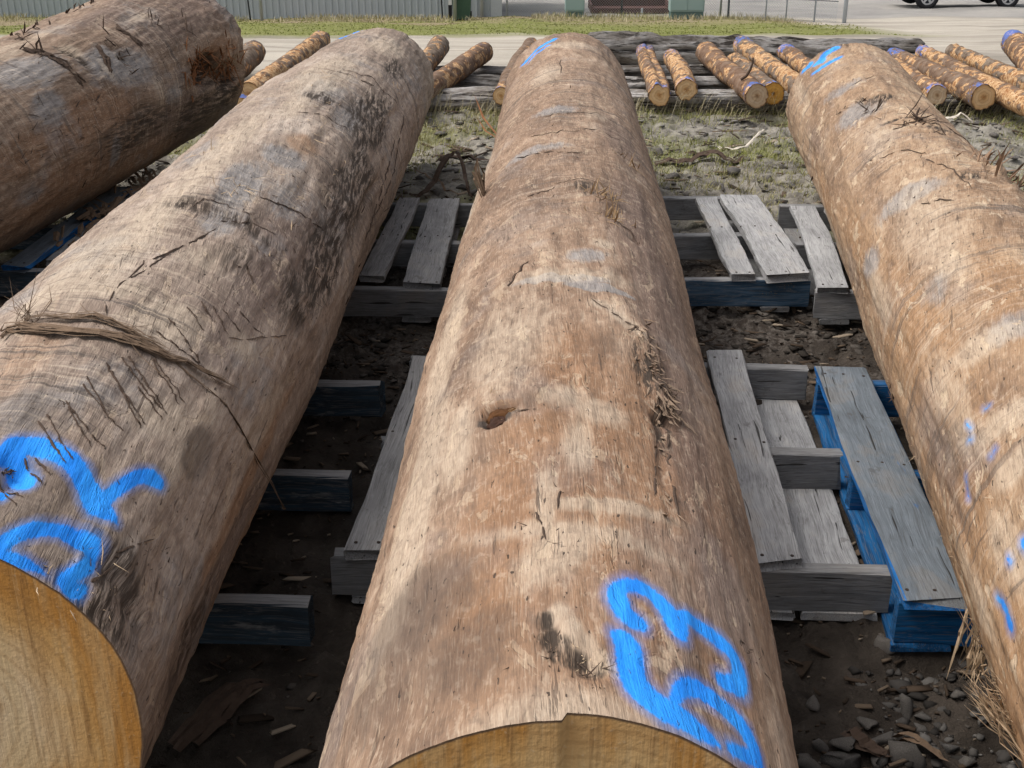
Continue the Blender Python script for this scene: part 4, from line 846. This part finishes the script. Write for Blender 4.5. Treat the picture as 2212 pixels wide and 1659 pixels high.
def chips(name,n,xr,yr,l0,l1,seed,mat):
    r=np.random.RandomState(seed); X=r.uniform(*xr,n); Y=r.uniform(*yr,n); l=l0*(l1/l0)**(r.rand(n)**1.8); wd=l*(.12+.25*r.rand(n)); a=r.randn(n)*.7
    c8=np.array([(-1,-1,0),(1,-.7,0),(.8,1,0),(-.9,.8,0),(-.9,-.8,1),(.9,-.6,1),(.7,.8,1),(-.8,.7,1)],float)
    V=c8[None]*np.stack([l/2,wd/2,np.full(n,.004)],-1)[:,None,:]*(1+.15*r.randn(n,8,1)); tl=r.randn(n)*.15
    ca,sa=np.cos(a)[:,None],np.sin(a)[:,None]; x=V[...,0]*ca-V[...,1]*sa; y=V[...,0]*sa+V[...,1]*ca; z=V[...,2]+V[...,0]*tl[:,None]
    Z=gz(Y)+ground_relief(X,Y)-.002+np.abs(tl)*l*.3
    V=np.stack([x+X[:,None],y+Y[:,None],z+Z[:,None]],-1).reshape(-1,3)
    fc=np.array([(0,3,2,1),(4,5,6,7),(0,1,5,4),(1,2,6,5),(2,3,7,6),(3,0,4,7)]); F=(fc[None]+(np.arange(n)*8)[:,None,None]).reshape(-1,4)
    me=nmesh(name,V,F,mat); fattr(me,'tone',np.repeat(r.rand(n),8)); return obj(name,me)
M['chip']=tone_mat('bark_chips',[(0,(.03,.022,.016)),(.5,(.085,.06,.042)),(.8,(.16,.12,.085)),(1,(.34,.28,.21))])
tag(chips('bark_chips',4200,(-1.1,2.2),(1.2,4.9),.008,.08,5,M['chip']),'bark and wood chips littering the mud between the pallets','bark chips',kind='stuff')
tag(chips('bark_chips',1500,(-2.3,4.5),(4.9,8.0),.02,.16,6,M['chip']),'bark chips strewn through the rubble and grass','bark chips',kind='stuff')
def blades(name,X,Y,H,W,lean,seed,mat,curl=.5,base=None):
    r=np.random.RandomState(seed); n=len(X); Z=gz(Y)+ground_relief(X,Y)-.012
    a=r.rand(n)*6.283; wx,wy=np.cos(a)*W/2,np.sin(a)*W/2
    lx=lean[0]*H+r.randn(n)*H*curl; ly=lean[1]*H+r.randn(n)*H*curl
    B=np.stack([X,Y,Z],-1); w3=np.stack([wx,wy,0*wx],-1); mid=B+np.stack([lx*.35,ly*.35,H*.62],-1); tip=B+np.stack([lx,ly,H*np.clip(1-.25*(lx**2+ly**2)/H**2,.25,1)],-1)
    V=np.stack([B-w3,B+w3,mid+w3*.7,mid-w3*.7,tip],1).reshape(-1,3)
    f=np.array([(0,1,2),(0,2,3),(3,2,4)]); F=(f[None]+(np.arange(n)*5)[:,None,None]).reshape(-1,3)
    me=nmesh(name,V,F,mat); t=np.clip(r.rand(n) if base is None else base+r.randn(n)*.12,0,1); fattr(me,'tone',np.repeat(t,5)); return obj(name,me)
M['grass']=tone_mat('mixed_grass',[(0,(.09,.12,.025)),(.3,(.19,.215,.05)),(.55,(.28,.27,.11)),(.8,(.40,.35,.22)),(1,(.52,.47,.34))])
r=np.random.RandomState(21)
n=85000; X=r.uniform(-2.3,4.8,n); Y=r.uniform(4.95,8.3,n); d=fbm(X*1.5,Y*1.5,0,3,s=31)+.25*(Y-6.6); k=r.rand(n)<np.clip(.42+.9*d,.06,1); X,Y=X[k],Y[k]
tag(blades('grass',X,Y,.018+.045*r.rand(len(X))*np.clip(.5+.3*(Y-5.5),.4,1.5),.0035,(.25,-.05),1,M['grass'],.6,np.clip(.52+.12*fbm(X*.9,Y*.9,0,2,s=41),0,1)),'short mixed green and straw grass in the rubble','grass',kind='stuff')
n=1500; X=r.uniform(-1.5,4.6,n); Y=7.88+r.randn(n)*.10
tag(blades('grass',X,Y,.07+.16*r.rand(n)**1.5,.0028,(.55,-.05),2,M['grass'],.35,np.full(n,.85)),'tall dry straw grass leaning along the old front beams','grass',kind='stuff')
n=40000; X=r.uniform(-21,8.4,n); Y=24.2+12*r.rand(n); k=(X<8.2-.6*r.rand(n)); X,Y=X[k],Y[k]
bt=np.clip(.34+.22*np.clip((Y-30)/4,0,1)*(1+fbm(X*.35,Y*.5,0,2,s=51))+.05*fbm(X*.6,Y*.6,0,2,s=53),0,1)
tag(blades('grass',X,Y,.008+.03*r.rand(len(X))**2,.03,(0,0),3,M['grass'],.5,bt),'green verge grass between the track and the shed','grass',kind='stuff')
n=9000; X=r.uniform(-21,7.6,n); Y=33.6+2.4*r.rand(n); dd=fbm(X*.5,Y*.2,0,3,s=57); k=dd>-.05; X,Y=X[k],Y[k]
tag(blades('grass',X,Y,.06+.14*r.rand(len(X)),.016,(0,0),4,M['grass'],.4,np.clip(.78+.1*r.randn(len(X)),0,1)),'dry tussock grass along the foot of the shed and fence','grass',kind='stuff')

# ================================================================== LOOSE BARK AND STICKS
def strands_thing(name,curves,mat,label,cat,thick=.35,group=None):
    S=Strips()
    for pts,wd in curves: S.strand(pts,wd,thick)
    v=np.array(S.v); org=v.mean(0); org[2]=v[:,2].min(); o=obj(name,nmesh(name,v-org,S.f,mat)); o.location=org; tag(o,label,cat,group); return o
def gpt(x,y,h): P=on_ground(x,y); P=P.copy(); P[2]=float(gz(P[1])+ground_relief(P[0],P[1]))+h; return P
# long bark strip across the greyish log, its thin tail hanging to the mud
main=[z1(20,540),z1(60,500),z1(150,490),z1(300,495),z1(480,500),z1(640,520),z1(780,545),z1(900,580),z1(1020,630),z1(1120,665),z1(1200,690),z1(1300,740),z1(1400,800),z1(1520,870)]
top=[z1(180,450),z1(300,420),z1(450,405),z1(600,410),z1(720,450),z1(860,510),z1(980,570),z1(1100,640)]
tail=[z1(1130,670),z1(1230,760),z1(1350,860),z1(1460,970),z1(1550,1090),z1(1640,1220),z1(1700,1340)]
cur=[]
for k in range(26):
    j=rs.randn()*5; i0=rs.randint(0,3); i1=len(main)-rs.randint(0,5)
    cur.append(([onto(LB,x+rs.randn()*1.5,y+j*(1-.6*i/len(main))+rs.randn()*.8,.004+.008*rs.rand())[0] for i,(x,y) in enumerate(main)][i0:i1],.0035+.004*rs.rand()))
for k in range(16):
    j=rs.randn()*5; i0=rs.randint(0,3); cur.append(([onto(LB,x+rs.randn()*2,y+j+rs.randn(),.004+.010*rs.rand())[0] for x,y in top][i0:],.002+.0025*rs.rand()))
tp=[onto(LB,x,y,.003)[0] for x,y in tail]; e=tp[-1]
for k,(x,y) in enumerate([z1(1760,1470),z1(1810,1570),z1(1845,1640)]):
    d=ray(x,y); tp.append(CAMP+d*((e[1]+.005*(k+1))/d[1]))
gp=gpt(605,1108,.0); tp.append(gp+np.array([0,0,.003]))
for k in range(4): cur.append(([p+rs.randn(3)*.0012 for p in tp],.0032))
for x,y in [(160,440),(180,430),(220,440),(250,420)]:
    P,nr,_,_=onto(LB,*z1(x,y),.0)
    for _ in range(8): cur.append(([P,P+(nr*.6+rs.randn(3)*.5)*.03,P+(nr*.7+rs.randn(3)*.6)*.055],.0018))
for a,b in [((850,590),(1240,890)),((660,460),(820,560)),((520,320),(680,440)),((720,450),(1000,450)),((900,560),(1160,620))]:
    cur.append(([onto(LB,*z1(a[0]+(b[0]-a[0])*q,a[1]+(b[1]-a[1])*q+20*math.sin(q*3)),.006)[0] for q in np.linspace(0,1,7)],.0025))
strands_thing('bark_strip',cur,M['brownbark'],'long brown fibrous bark strip draped across the greyish log, tail hanging to the mud','bark',.3)
def strip_on_ground(label,pts,wd,n,mat,spread=.012,h=.012,name='bark_strip'):
    pp=np.array(pts,float); tt=np.linspace(0,len(pp)-1,4*len(pp)-3); e_=np.vstack([2*pp[0]-pp[1],pp,2*pp[-1]-pp[-2]]); sm=[]
    for t_ in tt:
        i=min(int(t_),len(pp)-2)+1; q=t_-(i-1); sm.append(tuple(.5*(2*e_[i]+(e_[i+1]-e_[i-1])*q+(2*e_[i-1]-5*e_[i]+4*e_[i+1]-e_[i+2])*q*q+(3*e_[i]-e_[i-1]-3*e_[i+1]+e_[i+2])*q**3)))
    pts=sm; c=[]
    for k in range(n):
        off=rs.randn(3)*spread*np.array([1,1,.35]); c.append(([gpt(x,y,h+hh)+off+rs.randn(3)*.002 for x,y,hh in pts],wd*(.7+.6*rs.rand())))
    return strands_thing(name,c,mat,label,'bark',.25)
strip_on_ground('long dark bark strip lying in the rubble between the brown and tan logs',[(1418,358,.0),(1480,356,.01),(1540,350,.02),(1580,356,.01),(1612,353,.0)],.035,4,M['darkbark'])
strip_on_ground('bleached curled bark ribbon on the grass between the brown and tan logs',[(1548,322,.01),(1580,330,.0),(1610,325,.02),(1638,313,.05),(1648,311,.05)],.013,2,M['whitebark'],.007)
strip_on_ground('dark twisted root-like bark curling above the grey pallet boards',[(885,432,.0),(920,425,.02),(955,400,.10),(980,388,.14),(1000,398,.10),(1010,425,.03),(1020,432,.01)],.022,5,M['darkbark'],.007)
strip_on_ground('dark bark slab beside the left flank of the brown log in the rubble',[(947,354,.01),(985,350,.02),(1020,356,.02),(1060,356,.01)],.03,4,M['darkbark'])
strip_on_ground('straight grey-brown stick behind the twisted root',[(896,375,.02),(930,392,.02),(965,412,.02),(1000,432,.01)],.016,2,M['brownbark'],.003,name='stick')
strip_on_ground('weathered slat half buried among the stones below the blue pallet',[(1943,1602,.01),(1990,1630,.01),(2045,1658,.01)],.03,2,M['brownbark'],.004,.006,name='stick')
strip_on_ground('black bark slab among the stones below the blue pallet',[(1842,1602,.006),(1880,1630,.01),(1915,1657,.008)],.035,3,M['darkbark'],.008,.004)
strip_on_ground('pale bark shard on the grass right of the tan log',[(2035,268,.01),(2070,266,.01),(2100,269,.01)],.03,2,M['whitebark'],.004)
strip_on_ground('dark half-buried bark slab in the mud before the greyish log',[(390,1600,.004),(480,1540,.012),(560,1500,.008)],.03,5,M['darkbark'],.012,.004)
c=[([gpt(1075,318,.0)+np.array([0,0,.05]),gpt(1045,290,.10),gpt(1026,272,.20)],.02),([gpt(1075,325,.0)+np.array([0,0,.03]),gpt(1050,305,.06),gpt(1030,290,.12)],.016)]
strands_thing('bark_strip',c,M['redbark'],'pair of brown splintered sticks leaning out from the left flank of the brown log','bark')
tw=[at_y(1600,172,7.9),at_y(1612,165,7.9),at_y(1621,150,7.9),at_y(1626,136,7.9),at_y(1627,124,7.9)]
tw=[np.array(t) for t in tw]; m=MB(); m.tube(tw,[.010,.009,.008,.006,.004],6); o=m.build('twig',M['darkbark']); tag(o,'dark bent twig standing up from the bark-patched pole','twig')
# bark scraps on the left pallet
cur=[]
for k in range(60):
    q=rs.rand(); x,y=130+q*200+rs.randn()*14,545-q*165+rs.randn()*10; P=on_z(x,y,.15)+np.array([0,0,.01*rs.rand()]); d=np.array([.5*rs.randn(),1,0])*(.05+.12*rs.rand())
    cur.append(([P,P+d*.5+[0,0,.02*rs.rand()],P+d+[0,0,.01*rs.rand()]],.01+.02*rs.rand()))
o=strands_thing('bark_scraps',cur,M['brownbark'],'heap of grey-brown bark scraps on the pallet beside the dark thick log','bark'); o['kind']='stuff'
# bark flap on the left flank of the brown log
S=Strips(); A,nr,_,_=onto(LC,1048,425,-.004)
for k in range(14):
    p=A+rs.randn(3)*[.004,.03,.012]; S.strand([p,p+np.array([-.03,0,.03])*rs.rand()+[0,.02*rs.randn(),.04],p+np.array([-.02,.02*rs.randn(),.10])*(.5+.6*rs.rand())],.014,.2)
S.part('bark_flap',M['brownbark'],LC)

# ================================================================== BACKGROUND: SHED, FENCE, CABINETS, CAR
def bgx(px,Y): return at_y(px,45,Y)[0]
YS=36.6; gS=float(gz(YS))
g=G('corrugated_steel_blue_grey',.5,.4); n=g.noise(g.pos(),.8,4); g.set('Base Color',g.mix(n,(.38,.42,.44),(.45,.49,.51))); g.set('Metallic',.15); M['sheet']=g.m
M['pale']=plain('pale_painted_steel',(.47,.50,.51),.5); M['galv']=plain('galvanised_steel',(.38,.42,.46),.45,.5); M['darksteel']=plain('dark_steel',(.06,.07,.085),.5,.4)
M['green']=plain('dark_green_plastic',(.055,.105,.075),.55); M['cab']=plain('grey_green_cabinet_paint',(.27,.37,.355),.45,var=.08,scale=2); M['cabdark']=plain('cabinet_plinth',(.10,.16,.15),.6)
M['rust']=plain('rusty_red_steel',(.10,.05,.043),.8,var=.4,scale=3); M['black']=plain('black_rubber',(.018,.018,.02),.75,var=.3); M['rim']=plain('silver_alloy',(.55,.56,.58),.3,.8); M['carpaint']=plain('dark_car_paint',(.022,.026,.035),.25,.3,var=.05)
g=G('car_window_glass',.05,.6); g.set('Base Color',(.03,.035,.04,1)); M['glass']=g.m
M['white']=plain('white_plastic',(.75,.75,.74),.5); M['red']=plain('red_reflector',(.5,.03,.03),.3)
shed=empty('shed',(bgx(500,YS),YS,gS-.1)); tag(shed,'long blue-grey corrugated steel shed beyond the grass verge','shed')
xl,xr=bgx(-420,YS)-shed.location.x,bgx(1062,YS)-shed.location.x
sw=.762; ns=int((xr-xl)/sw)+1; m=MB()
prof=[]                                                     # trapezoid ribs every 0.19 m
for k in range(4):
    b=k*sw/4; prof+=[(b,0),(b+.115,0),(b+.130,-.018),(b+.165,-.018),(b+.180,0)]
prof.append((sw-.003,0)); Hs=3.2
v=[(x,y,0) for x,y in prof]+[(x,y,Hs) for x,y in prof]; q=len(prof)
wallm=nmesh('wall_sheet',v,[(i,i+1,q+i+1,q+i) for i in range(q-1)],M['sheet'])
for k in range(ns):
    o=obj('wall_sheet',wallm,shed); o.location=(xr-(k+1)*sw,(.003 if k%2 else 0),0)
m=MB(); m.box(xl,xr-.01,.06,9,0,3.15); m.build('wall_frame',M['sheet'],shed)
m=MB(); m.add([(xl-.3,-.35,3.22),(xr+.35,-.35,3.22),(xr+.35,4.6,4.3),(xl-.3,4.6,4.3),(xl-.3,9.4,3.22),(xr+.35,9.4,3.22),(xl-.3,-.35,3.26),(xr+.35,-.35,3.26),(xr+.35,4.6,4.34),(xl-.3,4.6,4.34),(xl-.3,9.4,3.26),(xr+.35,9.4,3.26)],[(0,3,2,1),(3,4,5,2),(6,7,8,9),(9,8,11,10),(0,1,7,6),(5,4,10,11),(1,2,8,7),(2,5,11,8),(3,0,6,9),(4,3,9,10)]); m.build('roof',M['sheet'],shed)
m=MB(); m.box(xr-.02,xr+.30,-.05,.3,0,3.15); m.build('corner_flashing',M['pale'],shed)
m=MB(); m.tube([(xr-.28,-.11,0),(xr-.28,-.11,3.15)],.055,10); m.build('downpipe',M['pale'],shed,True)
def post(px,Y,lean,r,h,mat,label,name='fence_post',cat='post',group=None):
    x=bgx(px,Y); z=float(gz(Y)+ground_relief(x,Y)); m=MB(); m.tube([(0,0,-.15),(lean*h,0,h)],r,8); m.tube([(lean*h,0,h),(lean*h,0,h+.02)],r*1.25,8); o=m.build(name,M[mat],None,True); o.location=(x,Y,z); tag(o,label,cat,group); return o
post(566,34.4,.0,.042,2.3,'galv','galvanised steel fence post in front of the left stretch of the shed')
post(542,35.8,-.06,.022,2.3,'darksteel','thin dark leaning star picket against the shed, beside a galvanised post')
post(957,35.8,-.05,.022,2.3,'darksteel','thin dark leaning star picket against the shed, beside the reflector post')
post(983,34.2,.0,.055,3.0,'galv','galvanised steel pole directly beside the dark green bin')
# guide post
x=bgx(973,35.2); o=empty('guide_post',(x,35.2,float(gz(35.2)+ground_relief(x,35.2))),0); tag(o,'white roadside guide post with red reflector and black foot','guide post')
m=MB(); m.box(-.045,.045,-.02,.02,.36,1.05); m.build('shaft',M['white'],o); m=MB(); m.box(-.04,.04,-.028,-.0205,.62,.80); m.build('reflector',M['red'],o); m=MB(); m.box(-.05,.05,-.024,.024,-.1,.36); m.build('foot',M['black'],o)
# wheelie bin
x=bgx(998,34.6); o=empty('wheelie_bin',(x,34.6,float(gz(34.6)+ground_relief(x,34.6)))); tag(o,'dark green wheelie bin standing beside a galvanised pole','bin')
def taper(m,w0,d0,w1,d1,z0,z1):
    m.add([(-w0,-d0,z0),(w0,-d0,z0),(w0,d0,z0),(-w0,d0,z0),(-w1,-d1,z1),(w1,-d1,z1),(w1,d1,z1),(-w1,d1,z1)],[(0,3,2,1),(4,5,6,7),(0,1,5,4),(1,2,6,5),(2,3,7,6),(3,0,4,7)])
m=MB(); taper(m,.22,.24,.285,.33,.04,.92); m.build('body',M['green'],o); m=MB(); taper(m,.30,.36,.28,.34,.925,.985); m.build('lid',M['green'],o)
for s in (-1,1):
    m=MB(); m.tube([(s*.20,.27,.1),(s*.26,.27,.1)],.1,12); m.build('wheel',M['black'],o)
m=MB(); m.tube([(-.2,.40,.96),(.2,.40,.96)],.018,6); m.build('handle',M['green'],o)
# cabinets
def cabinet(px0,px1,Y,h,label,door):
    x0,x1=bgx(px0,Y),bgx(px1,Y); w=(x1-x0)/2; o=empty('electrical_cabinet',((x0+x1)/2,Y,float(gz(Y)+.12))); tag(o,label,'cabinet')
    m=MB(); m.box(-w,w,0,.5,.12,h); m.build('body',M['cab'],o); m=MB(); m.box(-w+.02,w-.02,.015,.48,-.2,.12); m.build('plinth',M['cabdark'],o)
    m=MB(); m.box(-w-.03,w+.03,-.03,.53,h,h+.05); m.build('cap',M['cab'],o)
    for a,b in door:
        m=MB(); m.box(-w+a*2*w,-w+b*2*w,-.018,0,.16,h-.05); d=m.build('door',M['cab'],o); m=MB(); m.box(-w+b*2*w-.09,-w+b*2*w-.05,-.04,-.018,.75,.9); m.build('handle',M['darksteel'],d)
cabinet(1221,1262,34.9,1.5,'narrow grey-green electrical cabinet on the verge',[(.06,.95)])
cabinet(1447,1520,34.6,1.35,'wide grey-green electrical cabinet beside the rusty steel tray',[(.04,.49),(.51,.96)])
# rusty tray
Y=38.6; x0,x1=bgx(1278,Y),bgx(1450,Y); o=empty('steel_tray',((x0+x1)/2,Y,float(gz(Y)))); tag(o,'long rusty red open steel tray resting on the yard','tray'); w=(x1-x0)/2
m=MB(); m.box(-w,w,0,.05,.02,.17); m.build('side_panel',M['rust'],o); m=MB(); m.box(-w,w,1.6,1.65,.02,.36); m.build('side_panel',M['rust'],o)
for s in (-1,1):
    m=MB(); m.box(s*w-.025,s*w+.025,.05,1.6,.02,.26); m.build('end_panel',M['rust'],o)
m=MB(); m.box(-w,w,.05,1.6,.02,.06); m.build('floor_panel',M['rust'],o)
for k in range(4):
    m=MB(); xx=-w+(k+.5)*w/2; m.box(xx-.03,xx+.03,-.035,-.002,.02,.18); m.build('rib',M['pale'] if k==2 else M['rust'],o)
# chain-link fence
def chainlink(pxs,Ya,Yb,label,posts,h=1.9,rails=True):
    A=np.array([bgx(pxs[0],Ya),Ya]); B=np.array([bgx(pxs[1],Yb),Yb]); Ln=np.linalg.norm(B-A); dx=(B-A)/Ln
    za=float(gz(Ya))+.02; zb=float(gz(Yb))+.02
    o=empty('chain_link_fence',(A[0],A[1],za),math.atan2(dx[1],dx[0])); tag(o,label,'fence')
    m=MB(); s=.072; k=-h
    def tri(a,b,r):
        t=np.array(b)-np.array(a); t=t/np.linalg.norm(t); p=np.array([-t[1],t[0]])*r
        (ax,az),(bx,bz)=a,b
        m.add([(ax+p[0],0,az+p[1]),(ax-p[0],0,az-p[1]),(ax,.006,az),(bx+p[0],0,bz+p[1]),(bx-p[0],0,bz-p[1]),(bx,.006,bz)],[(0,1,4,3),(1,2,5,4),(2,0,3,5)])
    while k<Ln:
        a=max(k,0); b=min(k+h,Ln)
        if b>a+.01:
            tri((a,.05+a-k),(b,.05+b-k),.0026); tri((a,.05+h-(a-k)),(b,.05+h-(b-k)),.0026)
        k+=s
    m.build('mesh',M['galv'],o)
    for p,rad,mt,ln in posts:
        x=(bgx(p,(Ya+Yb)/2)-A[0])/dx[0]; m=MB(); m.tube([(x,.03,-.3),(x+ln*h,.03,h+.15)],rad,8); m.build('post',M[mt],o,True)
    if rails:
        for zz in (.05+h,.62):
            m=MB(); m.tube([(0,.035,zz),(Ln,.035,zz)],.012 if zz<1 else .02,6); m.build('rail',M['darksteel'] if zz<1 else M['galv'],o,True)
    return o
chainlink((1563,1807),35.6,34.2,'chain-link gate panel with steel posts at the end of the verge',[(1564,.03,'galv',0),(1580,.03,'darksteel',0),(1655,.02,'galv',0),(1695,.02,'galv',0),(1750,.025,'galv',0),(1807,.055,'galv',0)])
chainlink((1092,1560),36.2,36.0,'chain-link fence behind the grey-green cabinets',[(1095,.03,'galv',0),(1342,.03,'darksteel',0)])
# car -----------------------------------------------------------------
YC=43.0; car=empty('parked_car',(at_y(2066,18,YC)[0],YC,float(gz(YC)+.03)),R(2)); tag(car,'dark parked four wheel drive with silver wheels on the gravel yard','car')
WB,WR,HWd=2.70,.37,.90
side=[(-2.30,.55),(-2.32,.80),(-2.25,1.02),(-1.25,1.14),(-.62,1.72),(1.75,1.76),(2.12,1.15),(2.25,1.05),(2.27,.50),(2.0,.42)]
arch=[]
for cx_ in (WB/2,-WB/2):
    arch+= [(cx_+math.cos(a)*.45,.37+math.sin(a)*.45) for a in np.linspace(.15,math.pi-.15,9)]
low=[p for p in side]; body=[(-2.0,.42)]
outline=[(2.0,.42)]+arch[:9]+[(.6,.40),(-.6,.40)]+arch[9:]+[(-2.0,.42)]+side[:-1]
m=MB(); n=len(outline)
secs=[(-HWd+.06,.97),(-HWd,1.0),(-HWd+.0,1.0),(HWd,1.0),(HWd-.06,.97)]
def ins(p,y):
    x,z=p; k=1 if z<1.15 else 1-.16*(z-1.15)/.6; return (x,y*k,z)
V=[];F=[]
for y in (-HWd,HWd): V+=[ins(p,y) for p in outline]
F=[(i,(i+1)%n,n+(i+1)%n,n+i) for i in range(n)]
me=nmesh('body',V,F+[tuple(range(n))[::-1],tuple(range(n,2*n))],M['carpaint']); bm=bmesh.new(); bm.from_mesh(me); bmesh.ops.triangulate(bm,faces=[f for f in bm.faces if len(f.verts)>4]); bm.normal_update(); bm.to_mesh(me); bm.free(); obj('body',me,car)
for s in (-1,1):
    for a,b,c_,d in [(-1.05,-.55,.55,.50),(.60,.60,1.62,1.55)]:
        m=MB(); y0,y1=s*(HWd*.995+.006),s*(HWd*(1-.16*.52/.6)+.006); m.add([(a,y0,1.17),(c_ if a<0 else 1.9,y0,1.17),(d,y1,1.67),(b,y1,1.67)],[(0,1,2,3) if s<0 else (3,2,1,0)]); m.build('side_window',M['glass'],car)
    m=MB(); m.box(-2.325,-2.27,s*.62-.16,s*.62+.16,.80,.95); m.build('headlight',M['white'],car)
    m=MB(); m.box(2.25,2.30,s*.72-.1,s*.72+.1,.85,1.05); m.build('tail_light',M['red'],car)
    m=MB(); m.box(-.75,.75,s*(HWd+.0),s*(HWd+.05),.36,.42); m.build('side_step',M['black'],car)
    m=MB(); m.box(-.85,-.68,s*(HWd+.0),s*(HWd+.2),1.16,1.30); m.build('mirror',M['carpaint'],car)
def annulus(m,r0,r1,y0,y1,n=28):
    vs=[(r*math.cos(6.2832*k/n),y,r*math.sin(6.2832*k/n)) for (r,y) in ((r0,y0),(r1,y0),(r1,y1),(r0,y1)) for k in range(n)]
    m.add(vs,[(j*n+k,j*n+(k+1)%n,((j+1)%4)*n+(k+1)%n,((j+1)%4)*n+k) for j in range(4) for k in range(n)])
for sx_ in (-1,1):
    for sy_ in (-1,1):
        m=MB(); annulus(m,.235,WR,-.11,.11); w_=m.build('wheel',M['black'],car,True); w_.location=(sx_*WB/2,sy_*(HWd-.10),WR)
        m=MB(); annulus(m,.19,.236,-.10*1,.10); 
        for k in range(5):
            a=6.2832*k/5+.3; t=np.array([math.cos(a),math.sin(a)]); p=np.array([-t[1],t[0]])*.035; yo=sy_*.095
            m.add([(t[0]*.03+p[0],yo,t[1]*.03+p[1]),(t[0]*.03-p[0],yo,t[1]*.03-p[1]),(t[0]*.21-p[0]*1.1,yo,t[1]*.21-p[1]*1.1),(t[0]*.21+p[0]*1.1,yo,t[1]*.21+p[1]*1.1),(t[0]*.03+p[0],yo-sy_*.03,t[1]*.03+p[1]),(t[0]*.03-p[0],yo-sy_*.03,t[1]*.03-p[1]),(t[0]*.21-p[0]*1.1,yo-sy_*.03,t[1]*.21-p[1]*1.1),(t[0]*.21+p[0]*1.1,yo-sy_*.03,t[1]*.21+p[1]*1.1)],[(0,1,2,3),(7,6,5,4),(0,4,5,1),(1,5,6,2),(2,6,7,3),(3,7,4,0)])
        m.tube([(0,sy_*.06,0),(0,sy_*.10,0)],.06,12); m.build('rim',M['rim'],w_)
        m=MB(); m.tube([(0,-.02,0),(0,.02,0)],.19,20); m.build('brake_disc',M['darksteel'],w_)
